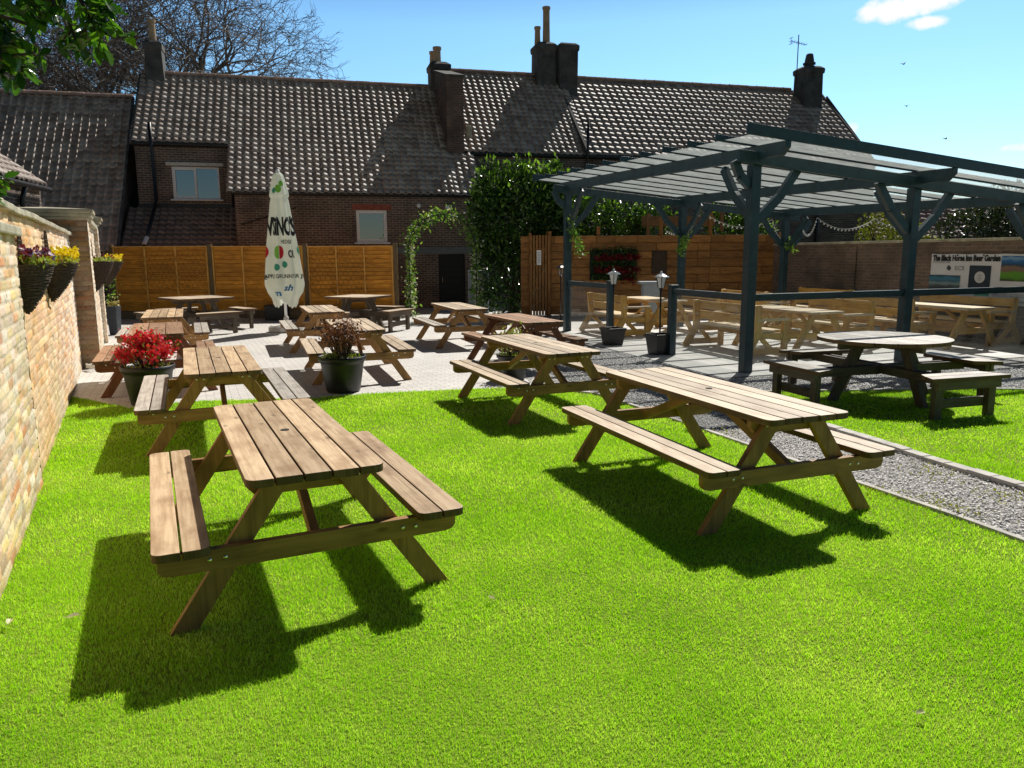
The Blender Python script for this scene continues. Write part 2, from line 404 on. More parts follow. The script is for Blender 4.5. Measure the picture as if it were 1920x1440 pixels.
# leaves: arrays of folded rhombus leaves
def leaves(P, L, W, up=0.3, nrm=None, spread=1.0, droop=0.0):
    P = np.asarray(P, float); n = len(P)
    zz_ = rng.uniform(.5, 1.4, n); L = np.broadcast_to(L, (n,)) * zz_; W = np.broadcast_to(W, (n,)) * zz_ * rng.uniform(.8, 1.2, n)
    d = rng.normal(size=(n, 3)) * spread
    if nrm is not None: d += nrm * 1.3
    d[:, 2] += up - droop; d /= np.linalg.norm(d, axis=1, keepdims=True) + 1e-9
    r = rng.normal(size=(n, 3)); sd = np.cross(d, r); sd /= np.linalg.norm(sd, axis=1, keepdims=True) + 1e-9
    nn = np.cross(sd, d); fold = rng.uniform(.05, .3, n)[:, None]
    base = P; tip = P + d * L[:, None]; mid = P + d * (L * .45)[:, None]
    a = mid + sd * W[:, None] / 2 + nn * fold * W[:, None]; b = mid - sd * W[:, None] / 2 + nn * fold * W[:, None]
    V = np.stack([base, a, tip, b], 1).reshape(-1, 3); i = np.arange(n)[:, None] * 4
    F = np.concatenate([i + [0, 1, 2], i + [0, 2, 3]], 1).reshape(-1, 3)
    return V, F

def blob_points(n, blobs, shell=0.55):
    """points in union of ellipsoids, biased to the outside; returns points and outward normals"""
    w = np.array([b[3] * b[4] * b[5] for b in blobs]) ** (2 / 3); w = w / w.sum()
    idx = rng.choice(len(blobs), n, p=w); B = np.array(blobs)[idx]
    d = rng.normal(size=(n, 3)); d /= np.linalg.norm(d, axis=1, keepdims=True)
    r = shell + (1.06 - shell) * rng.random(n) ** .6
    return B[:, :3] + d * r[:, None] * B[:, 3:6], d

# ------------------------------------------------------------------ camera, world, sun
CAMF, CAMP, CAMR, CAMH = 1412.57, 0.17001891, -0.00713291, 1.76784
cam = bpy.data.cameras.new('Camera'); co = bpy.data.objects.new('Camera', cam); COL.objects.link(co)
cam.sensor_fit = 'HORIZONTAL'; cam.sensor_width = 36; cam.lens = 36 * CAMF / 1920
cam.clip_start = 0.05; cam.clip_end = 4000
co.location = (0, 0, CAMH)
co.matrix_world = Matrix.Translation((0, 0, CAMH)) @ Matrix.Rotation(PI / 2 - CAMP, 4, 'X') @ Matrix.Rotation(CAMR, 4, 'Z')
scene.camera = co

SUN_AZ, SUN_EL = 25.0, 46.0
SKYGAIN = (1.55, 1.62, 1.62)
sd = Vector((math.sin(R(SUN_AZ)) * math.cos(R(SUN_EL)), math.cos(R(SUN_AZ)) * math.cos(R(SUN_EL)), math.sin(R(SUN_EL))))
sun = bpy.data.lights.new('Sun', 'SUN'); so = bpy.data.objects.new('Sun', sun); COL.objects.link(so)
sun.energy = 5.0; sun.angle = R(0.53); sun.color = (1.0, .955, .88)
so.rotation_euler = (-sd).to_track_quat('-Z', 'Y').to_euler(); so.location = (5, 10, 30)

w = bpy.data.worlds.new('World'); scene.world = w; w.use_nodes = True
nt = w.node_tree; nt.nodes.clear()
wo = nt.nodes.new('ShaderNodeOutputWorld'); bg = nt.nodes.new('ShaderNodeBackground')
sky = nt.nodes.new('ShaderNodeTexSky'); sky.sky_type = 'NISHITA'; sky.sun_disc = False
sky.sun_elevation = R(SUN_EL); sky.sun_rotation = R(SUN_AZ); sky.air_density = 1.0; sky.dust_density = 0.25; sky.ozone_density = 2.0
bg.inputs[1].default_value = 0.10
# clouds: small cumulus at fixed compass directions
tcn = nt.nodes.new('ShaderNodeTexCoord')
def pdir(px, py):
    dx, dy = px - 960, py - 720; cr, sr = math.cos(CAMR), math.sin(CAMR)
    x = cr * dx + sr * dy; y = -(-sr * dx + cr * dy); c, s = math.cos(CAMP), math.sin(CAMP)
    return Vector((x, CAMF * c + y * s, -CAMF * s + y * c)).normalized()
nzv = nt.nodes.new('ShaderNodeTexNoise'); nzv.inputs['Scale'].default_value = 34; nzv.inputs['Detail'].default_value = 7; nzv.inputs['Roughness'].default_value = .62
nt.links.new(tcn.outputs['Generated'], nzv.inputs['Vector'])
acc = None
for px, py, rx, ry in ((1660, 22, 44, 17), (1715, 8, 50, 15), (1750, 2, 36, 14), (1740, 43, 28, 9), (1597, 241, 11, 11), (1915, 276, 28, 7)):
    d = pdir(px, py); hx = Vector((d.y, -d.x, 0)).normalized(); hy = hx.cross(d)
    def dotn(vec, sc):
        a = nt.nodes.new('ShaderNodeVectorMath'); a.operation = 'DOT_PRODUCT'; a.inputs[1].default_value = vec
        nt.links.new(tcn.outputs['Generated'], a.inputs[0])
        q = nt.nodes.new('ShaderNodeMath'); q.operation = 'MULTIPLY'; q.inputs[1].default_value = sc; nt.links.new(a.outputs['Value'], q.inputs[0])
        q2 = nt.nodes.new('ShaderNodeMath'); q2.operation = 'MULTIPLY'; nt.links.new(q.outputs[0], q2.inputs[0]); nt.links.new(q.outputs[0], q2.inputs[1]); return q2.outputs[0]
    ad = nt.nodes.new('ShaderNodeMath'); ad.operation = 'ADD'
    nt.links.new(dotn(hx, CAMF / rx), ad.inputs[0]); nt.links.new(dotn(hy, CAMF / ry), ad.inputs[1])
    fw = nt.nodes.new('ShaderNodeVectorMath'); fw.operation = 'DOT_PRODUCT'; fw.inputs[1].default_value = d; nt.links.new(tcn.outputs['Generated'], fw.inputs[0])
    gt = nt.nodes.new('ShaderNodeMath'); gt.operation = 'GREATER_THAN'; gt.inputs[1].default_value = 0.5; nt.links.new(fw.outputs['Value'], gt.inputs[0])
    m1 = nt.nodes.new('ShaderNodeMapRange'); m1.inputs[1].default_value = 1.7; m1.inputs[2].default_value = 0; nt.links.new(ad.outputs[0], m1.inputs[0])
    mu = nt.nodes.new('ShaderNodeMath'); mu.operation = 'MULTIPLY'; nt.links.new(m1.outputs[0], mu.inputs[0]); nt.links.new(gt.outputs[0], mu.inputs[1])
    if acc is None: acc = mu.outputs[0]
    else:
        mxm = nt.nodes.new('ShaderNodeMath'); mxm.operation = 'MAXIMUM'; nt.links.new(acc, mxm.inputs[0]); nt.links.new(mu.outputs[0], mxm.inputs[1]); acc = mxm.outputs[0]
s1 = nt.nodes.new('ShaderNodeMath'); s1.operation = 'MULTIPLY_ADD'; s1.inputs[1].default_value = 2.6; s1.inputs[2].default_value = -1.3; nt.links.new(nzv.outputs[0], s1.inputs[0])
s2 = nt.nodes.new('ShaderNodeMath'); s2.operation = 'ADD'; nt.links.new(acc, s2.inputs[0]); nt.links.new(s1.outputs[0], s2.inputs[1])
s3 = nt.nodes.new('ShaderNodeMapRange'); s3.inputs[1].default_value = .30; s3.inputs[2].default_value = .92; nt.links.new(s2.outputs[0], s3.inputs[0])
s4 = nt.nodes.new('ShaderNodeMath'); s4.operation = 'MULTIPLY'; nt.links.new(s3.outputs[0], s4.inputs[0])
gate = nt.nodes.new('ShaderNodeMapRange'); gate.inputs[1].default_value = 0.02; gate.inputs[2].default_value = .25; nt.links.new(acc, gate.inputs[0]); nt.links.new(gate.outputs[0], s4.inputs[1])
hsv = nt.nodes.new('ShaderNodeHueSaturation'); hsv.inputs['Saturation'].default_value = 1.0
nt.links.new(sky.outputs[0], hsv.inputs['Color'])
sxyz = nt.nodes.new('ShaderNodeSeparateXYZ'); nt.links.new(tcn.outputs['Generated'], sxyz.inputs[0])
tint = ramp(nt, sxyz.outputs['Z'], [(0.0, (.98, .98, .98)), (.10, (.74, .93, 1.0)), (.27, (.66, .90, 1.0)), (.42, (.12, .15, .18)), (1.0, (.05, .065, .08))])
hd = nt.nodes.new('ShaderNodeVectorMath'); hd.operation = 'DOT_PRODUCT'; hd.inputs[1].default_value = (math.sin(R(SUN_AZ)), math.cos(R(SUN_AZ)), 0); nt.links.new(tcn.outputs['Generated'], hd.inputs[0])
hm = nt.nodes.new('ShaderNodeMapRange'); hm.inputs[1].default_value = -.6; hm.inputs[2].default_value = .6; hm.inputs[3].default_value = .27; hm.inputs[4].default_value = .97; nt.links.new(hd.outputs['Value'], hm.inputs[0])
skyc = mixc(nt, mixc(nt, hsv.outputs[0], tint, 1.0, 'MULTIPLY'), hm.outputs[0], 1.0, 'MULTIPLY')
gain = nt.nodes.new('ShaderNodeVectorMath'); gain.operation = 'MULTIPLY'; gain.inputs[1].default_value = SKYGAIN; nt.links.new(skyc, gain.inputs[0])
cm = mixc(nt, gain.outputs[0], (10.0, 10.2, 10.4), s4.outputs[0])
nt.links.new(cm, bg.inputs[0]); nt.links.new(bg.outputs[0], wo.inputs[0])

scene.view_settings.view_transform = 'Standard'; scene.view_settings.look = 'None'
scene.view_settings.exposure = 0; scene.view_settings.gamma = 1
scene.render.engine = 'CYCLES'
scene.cycles.max_bounces = 8; scene.cycles.transparent_max_bounces = 24; scene.cycles.diffuse_bounces = 2
scene.cycles.use_denoising = True
scene.cycles.caustics_reflective = False; scene.cycles.caustics_refractive = False

# ------------------------------------------------------------------ ground
def poly_in(px, py, poly):
    inside = np.zeros(len(px), bool); n = len(poly); j = n - 1
    for i in range(n):
        xi, yi = poly[i]; xj, yj = poly[j]
        c = ((yi > py) != (yj > py)) & (px < (xj - xi) * (py - yi) / (yj - yi + 1e-12) + xi)
        inside ^= c; j = i
    return inside

WALL0 = np.array([-2.8, 3.87]); WD = np.array([-.4515, .8923]); WN = np.array([.8923, .4515]); WROT = math.atan2(.4515, .8923)
def wallpt(s, o): return tuple(WALL0 + WD * s + WN * o)
PG0 = np.array([3.52, 11.24]); PGROT = R(19.13)
def pgpt(q, p): return (PG0[0] + q * math.cos(PGROT) - p * math.sin(PGROT), PG0[1] + q * math.sin(PGROT) + p * math.cos(PGROT))

def sheet(name, poly, z, mat, sub=0):
    bm = bmesh.new(); vs = [bm.verts.new((x, y, z)) for x, y in poly]; f = bm.faces.new(vs); f.normal_update()
    if f.normal.z < 0: f.normal_flip()
    uvl = bm.loops.layers.uv.new('UVMap')
    for l in f.loops: l[uvl].uv = (l.vert.co.x, l.vert.co.y)
    me = bpy.data.meshes.new(name); bm.to_mesh(me); bm.free(); me.materials.append(mat)
    return link(name, me, None, 0, 'structure')

m, nt, b, o = new_mat('dark_earth'); v = coords(nt)
nt.links.new(ramp(nt, noise(nt, v, .8, 6), [(.3, (.035, .03, .022)), (.7, (.075, .065, .045))]), b.inputs['Base Color']); b.inputs['Roughness'].default_value = 1
MAT['earth'] = m
m, nt, b, o = new_mat('lawn_turf'); v = coords(nt); n = noise(nt, v, 60, 5); n2 = noise(nt, v, .9, 4)
c = ramp(nt, n, [(.3, (.12, .23, .012)), (.7, (.34, .50, .03))]); c = mixc(nt, c, (.42, .52, .06), ramp(nt, n2, [(.4, (0, 0, 0)), (.8, (.6, .6, .6))]))
nt.links.new(c, b.inputs['Base Color']); b.inputs['Roughness'].default_value = 1; bump(nt, n, 1.0, .03, b)
MAT['turf'] = m
m, nt, b, o = new_mat('block_paving'); v = coords(nt, 'UV'); mp = N(nt, 'ShaderNodeMapping'); mp.inputs['Rotation'].default_value = (0, 0, R(-23)); nt.links.new(v, mp.inputs[0])
t = nt.nodes.new('ShaderNodeTexBrick'); nt.links.new(mp.outputs[0], t.inputs['Vector']); t.inputs['Scale'].default_value = 1
for k, val in (('Brick Width', .20), ('Row Height', .10), ('Mortar Size', .004), ('Mortar Smooth', .4)): t.inputs[k].default_value = val
t.inputs['Color1'].default_value = (.82, .79, .74, 1); t.inputs['Color2'].default_value = (.70, .675, .635, 1); t.inputs['Mortar'].default_value = (.24, .22, .19, 1)
n = noise(nt, v, 1.1, 5); n2 = noise(nt, v, 25, 4)
c = mixc(nt, t.outputs['Color'], (.86, .86, .86), ramp(nt, n, [(.35, (0, 0, 0)), (.75, (1, 1, 1))]), 'MULTIPLY')
c = mixc(nt, c, (1.25, 1.25, 1.25), n2, 'MULTIPLY')
nt.links.new(c, b.inputs['Base Color']); b.inputs['Roughness'].default_value = .5
ad = nt.nodes.new('ShaderNodeMath'); ad.operation = 'MULTIPLY_ADD'; ad.inputs[1].default_value = -1.2; nt.links.new(t.outputs['Fac'], ad.inputs[0]); nt.links.new(n2, ad.inputs[2]); bump(nt, ad.outputs[0], .5, .006, b)
MAT['paving'] = m
m, nt, b, o = new_mat('pale_slabs'); v = coords(nt, 'UV'); mp = N(nt, 'ShaderNodeMapping'); mp.inputs['Rotation'].default_value = (0, 0, -PGROT); nt.links.new(v, mp.inputs[0])
t = nt.nodes.new('ShaderNodeTexBrick'); nt.links.new(mp.outputs[0], t.inputs['Vector']); t.inputs['Scale'].default_value = 1; t.offset = 0
for k, val in (('Brick Width', .6), ('Row Height', .6), ('Mortar Size', .006)): t.inputs[k].default_value = val
t.inputs['Color1'].default_value = (.86, .84, .80, 1); t.inputs['Color2'].default_value = (.78, .76, .73, 1); t.inputs['Mortar'].default_value = (.2, .19, .17, 1)
c = mixc(nt, t.outputs['Color'], (.75, .74, .72), ramp(nt, noise(nt, v, 2, 6), [(.3, (0, 0, 0)), (.7, (1, 1, 1))]), 'MULTIPLY')
nt.links.new(c, b.inputs['Base Color']); b.inputs['Roughness'].default_value = .45; MAT['slabs'] = m
m, nt, b, o = new_mat('gravel_bed'); v = coords(nt); vo = nt.nodes.new('ShaderNodeTexVoronoi'); vo.inputs['Scale'].default_value = 42; nt.links.new(v, vo.inputs['Vector'])
hs = nt.nodes.new('ShaderNodeSeparateColor'); nt.links.new(vo.outputs['Color'], hs.inputs[0])
c = ramp(nt, hs.outputs[0], [(0, (.46, .45, .43)), (.5, (.68, .66, .63)), (1, (.86, .83, .79))])
c = mixc(nt, c, (.10, .09, .08), ramp(nt, vo.outputs['Distance'], [(.35, (0, 0, 0)), (.7, (.85, .85, .85))]))
nt.links.new(c, b.inputs['Base Color']); b.inputs['Roughness'].default_value = .85
iv = nt.nodes.new('ShaderNodeMath'); iv.operation = 'MULTIPLY'; iv.inputs[1].default_value = -1; nt.links.new(vo.outputs['Distance'], iv.inputs[0]); bump(nt, iv.outputs[0], .9, .02, b)
MAT['gravel'] = m

sheet('ground', [(-1500, -1500), (1500, -1500), (1500, 1500), (-1500, 1500)], -.02, MAT['earth'])
LAWN = [wallpt(-9, -.1), wallpt(6.55, -.08), (-4.54, 8.78), (-3.98, 9.18), (-2.49, 9.36), (-1.87, 9.62), (-.71, 9.9), (-.1, 9.98), (.6, 9.72), (1.05, 9.42), (1.42, 8.6),
        (1.9, 7.44), (2.56, 5.80), (2.95, 4.86), (3.22, 4.1), (3.9, 2.2), (4.9, -1.5), (6, -4)]
RLAWN = [(2.78, 9.35), (3.14, 8.03), (3.42, 7.17), (3.65, 6.32), (3.92, 5.5), (4.4, 4), (5.5, .5), (7, -3), (13, -3), (12.5, 9.3), (6.56, 9.5), (5.65, 9.57), (4.65, 9.52), (3.4, 9.5)]
sheet('lawn', LAWN, 0.0, MAT['turf'])
tag(bpy.data.objects['lawn'], 'mown green lawn stretching from the brick wall to the gravel path', 'lawn')
rl = sheet('lawn', RLAWN, 0.0, MAT['turf']); tag(rl, 'smaller patch of lawn under the round table', 'lawn')
PATIO = [wallpt(6.3, -.2), wallpt(30, -.2), (-14, 30), (1.0, 30), (.4, 17.5), (-.3, 14.5), (.05, 12.6), (.62, 10.6), (.75, 9.2), (0, 9.4), (-2, 9.1), (-4.4, 8.4)]
sheet('patio', PATIO, -.006, MAT['paving'])
GRAVEL = [(-.6, 14.2), (.0, 10), (1.0, 8.6), (2.2, 5.5), (3.0, 3.6), (4.2, -.5), (5, -4), (8.5, -4), (6, 3), (12, 9), (16, 12), (11, 24), (0, 24)]
sheet('gravel', GRAVEL, -.012, MAT['gravel'])
sheet('pergola_floor', [pgpt(-.62, -.35), pgpt(9.0, -.35), pgpt(9.0, 9.5), pgpt(-.62, 9.5)], -.002, MAT['slabs'])

# kerbs
mb = MB()
def kerb(pts, wd_, h, piece):
    for a, c in zip(pts[:-1], pts[1:]):
        a, c = Vector((*a, 0)), Vector((*c, 0)); L = (c - a).length; k = max(1, int(L / piece)); d = (c - a) / k
        for i in range(k):
            p, q = a + d * i, a + d * (i + 1); u = d.normalized() * .004; z = h * random.uniform(.8, 1.1)
            mb.board(p + u + Vector((0, 0, z / 2 - .01)), q - u + Vector((0, 0, z / 2 - .01)), wd_, z + .02)
kerb([(.5, 9.86), (1.08, 9.5), (1.47, 8.6), (1.95, 7.44), (2.61, 5.80), (3.0, 4.86), (3.27, 4.1), (3.95, 2.2), (4.95, -1.5)], .05, .022, .9)
kerb([(2.72, 9.4), (3.08, 8.03), (3.36, 7.17), (3.59, 6.32), (3.86, 5.5), (4.34, 4), (5.44, .5)], .11, .03, .2)
kerb([(2.75, 9.42), (3.4, 9.55), (4.65, 9.57), (5.65, 9.62), (6.56, 9.55), (12, 9.35)], .07, .025, .9)
mb.build('path_kerb', MAT['concrete'], None, bevel=.006, kind='structure')

# grass blades
def blades(poly, bands, seed):
    g = np.random.default_rng(seed); Vs = []; Fs = []; off = 0
    P = np.array(poly); x0, y0 = P.min(0); x1, y1 = P.max(0)
    x0 = max(x0, -8.5); x1 = min(x1, 9.5); y0 = max(y0, .9)
    for d0, d1, dens, hh, ww in bands:
        n = int((x1 - x0) * (y1 - y0) * dens); x = g.uniform(x0, x1, n); y = g.uniform(y0, y1, n)
        d = np.hypot(x, y); k = (d >= d0) & (d < d1) & (np.abs(x) < y * .78 + 1.6); x, y = x[k], y[k]
        k = poly_in(x, y, poly); x, y = x[k], y[k]; n = len(x)
        cl = np.sin(x * 2.3 + 1.3 * np.sin(y * 1.7)) * np.sin(y * 2.9 + x)
        h = hh * g.uniform(.55, 1.25, n) * (1 + .18 * cl); a = g.uniform(0, 2 * PI, n); lean = g.uniform(.15, 1.0, n) * h
        wv = ww * g.uniform(.7, 1.2, n); ra = g.uniform(0, 2 * PI, n)
        sx, sy = np.cos(a) * wv / 2, np.sin(a) * wv / 2; lx, ly = np.cos(ra) * lean, np.sin(ra) * lean
        z = np.zeros(n)
        V = np.stack([np.stack([x - sx, y - sy, z - .004], 1), np.stack([x + sx, y + sy, z - .004], 1),
                      np.stack([x + sx * .8 + lx * .35, y + sy * .8 + ly * .35, h * .6], 1), np.stack([x - sx * .8 + lx * .35, y - sy * .8 + ly * .35, h * .6], 1),
                      np.stack([x + lx, y + ly, h], 1)], 1).reshape(-1, 3)
        i = np.arange(n)[:, None] * 5 + off
        F = np.concatenate([i + [0, 1, 2], i + [0, 2, 3], i + [3, 2, 4]], 1).reshape(-1, 3)
        Vs.append(V); Fs.append(F); off += len(V)
    return np.concatenate(Vs), np.concatenate(Fs)
BANDS = [(0, 3.2, 26000, .017, .0024), (3.2, 5.0, 14500, .019, .0034), (5.0, 7.5, 6800, .023, .005), (7.5, 13, 3200, .024, .008)]
V, F = blades(LAWN, BANDS, 3); npmesh('grass', V, F, MAT['grass'], kind='stuff')
V, F = blades(RLAWN, BANDS, 4); npmesh('grass', V, F, MAT['grass'], kind='stuff')

# loose gravel stones on the path
m, nt, b, o = new_mat('gravel_stone'); b.inputs['Specular IOR Level'].default_value = .9; nt.links.new(ramp(nt, island(nt), [(0, (.40, .39, .38)), (.35, (.74, .72, .70)), (.7, (.88, .86, .84)), (1, (.95, .93, .89))]), b.inputs['Base Color']); b.inputs['Roughness'].default_value = .38
MAT['stone_loose'] = m
def stones(poly, n, seed, dmax):
    g = np.random.default_rng(seed); P = np.array(poly); x0, y0 = P.min(0); x1, y1 = P.max(0)
    x = g.uniform(x0, x1, n); y = g.uniform(y0, y1, n); k = poly_in(x, y, poly) & (np.hypot(x, y) < dmax) & (y > 1.5); x, y = x[k], y[k]; n = len(x)
    oct_ = np.array([[1, 0, 0], [-1, 0, 0], [0, 1, 0], [0, -1, 0], [0, 0, 1], [0, 0, -1]], float)
    r = g.uniform(.006, .014, n) * np.where(np.hypot(x, y) > 8.5, 1.4, 1)
    V = oct_[None] * (r[:, None, None] * g.uniform(.6, 1.25, (n, 6, 1)))
    a = g.uniform(0, 2 * PI, n); c, s = np.cos(a), np.sin(a); X = V[..., 0] * c[:, None] - V[..., 1] * s[:, None]; Y = V[..., 0] * s[:, None] + V[..., 1] * c[:, None]
    V = np.stack([X + x[:, None], Y + y[:, None], V[..., 2] * .42 + g.uniform(-.007, .001, n)[:, None]], 2).reshape(-1, 3)
    T = np.array([[0, 2, 4], [2, 1, 4], [1, 3, 4], [3, 0, 4], [2, 0, 5], [1, 2, 5], [3, 1, 5], [0, 3, 5]])
    return V, (np.arange(n)[:, None, None] * 6 + T[None]).reshape(-1, 3)
PATH = [(.3, 10.2), (1.1, 9.5), (1.5, 8.6), (2.0, 7.44), (2.64, 5.8), (3.04, 4.86), (3.3, 4.1), (4.0, 2.2), (5.0, 1.4), (5.1, 1.4), (4.28, 4), (3.8, 5.5), (3.53, 6.3), (3.3, 7.17), (3.02, 8.0), (2.7, 9.4), (3.4, 9.62), (6.5, 9.65), (10.5, 9.5), (11, 11.2), (6.2, 11.6), pgpt(-.65, -.4), pgpt(-.65, 3), pgpt(-2.9, 3.1)]
V, F = stones(PATH, 260000, 5, 14); npmesh('gravel_stones', V, F, MAT['stone_loose'], kind='stuff')
# weeds in the gravel
pts = []
for cx, cy, rr, k in ((2.72, 5.42, .10, 130), (3.05, 5.0, .13, 120), (3.0, 5.15, .1, 60), (3.45, 5.9, .16, 110), (3.6, 5.3, .12, 90), (2.1, 7.3, .12, 60), (3.2, 6.7, .12, 80)):
    for _ in range(k): pts.append((random.gauss(cx, rr), random.gauss(cy, rr), random.uniform(0, .012)))
V, F = leaves(pts, .02, .012, up=.8); npmesh('weeds', V, F, MAT['weed'], kind='stuff')

# fallen leaves on the lawn
for i, (x, y, rz, sz, lab) in enumerate((( -2.16, 3.45, .4, .055, 'pale fallen leaf on the lawn left of the front table shadow'), (-2.44, 3.40, 1.9, .045, 'pale fallen leaf on the lawn nearest the brick wall'),
      (-.115, 3.62, 2.6, .04, 'small pale fallen leaf in the middle of the open lawn'), (1.55, 2.62, .2, .035, 'yellowish fallen leaf on the lawn near the bottom edge'))):
    mb = MB(); n = 10; out = [(.5 * sz * 1.0 * math.cos(2 * PI * k / n) * (1.0), .33 * sz * math.sin(2 * PI * k / n) * (1 + .25 * math.cos(2 * PI * k / n))) for k in range(n)]
    V = [(px, py, abs(py) * .5) for px, py in out]; mb.add(V + [(0, 0, -.003)], [(k, (k + 1) % n, n) for k in range(n)])
    mb.tube([(-.5 * sz, 0, 0), (-.8 * sz, .01, .004)], .0012, 4)
    o = mb.build('fallen_leaf', MAT['leaf_dry']); o.location = (x, y, .036); o.rotation_euler = (.15, -.1, rz)
    tag(o, lab, 'leaf', 'fallen leaves on the lawn')
# ------------------------------------------------------------------ old brick wall on the left
def vnoise(x, y, sc, seed):
    g = np.random.default_rng(seed); T = g.random((256, 256)); X, Y = x * sc, y * sc
    xi, yi = np.floor(X).astype(int), np.floor(Y).astype(int); fx, fy = X - xi, Y - yi
    fx = fx * fx * (3 - 2 * fx); fy = fy * fy * (3 - 2 * fy)
    t = lambda i, j: T[i % 256, j % 256]
    return (t(xi, yi) * (1 - fx) + t(xi + 1, yi) * fx) * (1 - fy) + (t(xi, yi + 1) * (1 - fx) + t(xi + 1, yi + 1) * fx) * fy
def fbm(x, y, sc, seed): return .55 * vnoise(x, y, sc, seed) + .28 * vnoise(x, y, sc * 2.1, seed + 1) + .17 * vnoise(x, y, sc * 4.3, seed + 2)
PAL = np.array([(.74, .54, .32), (.76, .58, .38), (.70, .44, .24), (.66, .31, .15), (.74, .55, .26), (.76, .64, .50), (.70, .52, .40), (.56, .38, .25), (.70, .42, .22)])
def brickface(a0, a1, z0, z1, fr, seed, near=True, step=.022, rh=.078, bl=.235):
    na, nz = max(2, int((a1 - a0) / step)), max(2, int((z1 - z0) / .0125))
    A, Z = np.meshgrid(np.linspace(a0, a1, na), np.linspace(z0, z1, nz), indexing='ij'); A = A.ravel(); Z = Z.ravel()
    wz = Z + .010 * (fbm(A, Z, 1.3, seed) - .5) + .012 * np.sin(A * 1.1); row = np.floor(wz / rh); wa = A + (row % 2) * bl / 2 + .02 * (vnoise(A, Z, 9, seed + 5) - .5)
    cidx = np.floor(wa / bl); du = wa / bl - cidx; dv = wz / rh - row
    ed = np.minimum(np.minimum(du, 1 - du) * bl, np.minimum(dv, 1 - dv) * rh)
    mort = np.clip(1 - (ed - .003) / .007, 0, 1)
    h = (np.sin(cidx * 127.1 + row * 311.7 + seed) * 43758.5453) % 1; h2 = (np.sin(cidx * 269.5 + row * 183.3 + seed) * 24634.63) % 1
    wsh = fbm(A, Z, .9, seed + 9)
    o = -.008 * mort + (h - .5) * .008 + (fbm(A, Z, 14, seed + 3) - .5) * .010 - .012 * (h2 > .96) * (1 - mort)
    pal = PAL[(h2 * 8.99).astype(int)] if near else PAL[np.array([1, 5, 6, 8, 5, 0, 6, 7, 5])[(h2 * 8.99).astype(int)]]
    c = pal * (.75 + .45 * h)[:, None]
    white = np.clip((wsh - .40) * 4, 0, 1)[:, None] * (.75 if not near else .45); c = c * (1 - white) + np.array([.66, .62, .54]) * white
    lich = np.clip((fbm(A, Z, 2.2, seed + 20) - .55) * 5, 0, 1)[:, None] * .55; lich *= .5; c = c * (1 - lich) + np.array([.58, .47, .18]) * lich
    damp = np.clip((.22 - Z) * 4 + (fbm(A, Z, 3, seed + 31) - .6), 0, 1)[:, None] * .5; c = c * (1 - damp) + np.array([.20, .19, .11]) * damp
    c = c * (1 - mort[:, None]) + np.array([.58, .50, .38]) * mort[:, None]; spk = (vnoise(A, Z, 60, seed + 40) > .86)[:, None]; c = np.where(spk, c * .55, c)
    V = fr(A, o, Z); i = np.arange((na - 1) * nz).reshape(na - 1, nz)[:, :-1].ravel()
    F = np.stack([i, i + nz, i + nz + 1, i + 1], 1); return V, F, c
lw = thing('brick_wall', 'old pale brick garden wall with stone capped piers along the left side', 'wall', (WALL0[0], WALL0[1], 0), WROT)
def fcol(o0): return lambda a, o, z: np.stack([o0 + o, a, z], 1)
def facing(s0, sgn): return lambda a, o, z: np.stack([a, s0 + sgn * o, z], 1)
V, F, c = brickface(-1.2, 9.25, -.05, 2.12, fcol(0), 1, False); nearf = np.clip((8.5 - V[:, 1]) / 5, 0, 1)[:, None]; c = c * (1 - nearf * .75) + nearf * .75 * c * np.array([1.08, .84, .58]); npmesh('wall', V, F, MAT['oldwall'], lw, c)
mb = MB(); mb.box((-.17, -5.2, 1.03), (.34, 8.0, 2.16)); mb.box((-.185, 4.0, 1.03), (.31, 10.5, 2.16)); mb.build('wall', MAT['oldwall'], lw)
# pier near the camera with slab
V, F, c = brickface(-1.3, 2.1, -.05, 1.93, fcol(.03), 2, True); npmesh('pier', V, F, MAT['oldwall'], lw, c)
V, F, c = brickface(-.02, .03, -.05, 1.93, facing(2.1, 1), 3, True); npmesh('pier', V, F[:, ::-1], MAT['oldwall'], lw, c)
mb = MB(); mb.box((.01, .4, 1.965), (.13, 3.5, .07)); mb.build('pier_cap', MAT['stone'], lw, bevel=.012)
# coping of the lower section
mb = MB(); s = -9.0
while s < 9.2:
    L = random.uniform(.5, .75); e = min(s + L - .008, 9.22); dz = random.uniform(-.008, .008)
    mb.add([(.05, s, 2.115 + dz), (-.42, s, 2.115 + dz), (-.42, s, 2.165 + dz), (-.18, s, 2.225 + dz), (.05, s, 2.165 + dz),
            (.05, e, 2.115 + dz), (-.42, e, 2.115 + dz), (-.42, e, 2.165 + dz), (-.18, e, 2.225 + dz), (.05, e, 2.165 + dz)],
           [(0, 1, 2, 3, 4), (9, 8, 7, 6, 5), (0, 5, 6, 1), (1, 6, 7, 2), (2, 7, 8, 3), (3, 8, 9, 4), (4, 9, 5, 0)]); s += L
mb.build('coping', MAT['stone'], lw, bevel=.008)
def cap(name, x0, x1, s0, s1, z):
    mb = MB()
    for k, (e, a, b_) in enumerate(((.03, 0, .045), (.07, .045, .10), (.10, .10, .16))):
        mb.box(((x0 + x1) / 2, (s0 + s1) / 2, z + (a + b_) / 2), (x1 - x0 + 2 * e, s1 - s0 + 2 * e, b_ - a))
    cx, cy, e = (x0 + x1) / 2, (s0 + s1) / 2, .10; zz = z + .16
    mb.add([(x0 - e, s0 - e, zz), (x1 + e, s0 - e, zz), (x1 + e, s1 + e, zz), (x0 - e, s1 + e, zz), (cx, cy, zz + .05)], [(0, 1, 4), (1, 2, 4), (2, 3, 4), (3, 0, 4)])
    return mb.build(name, MAT['stone'], lw, bevel=.012)
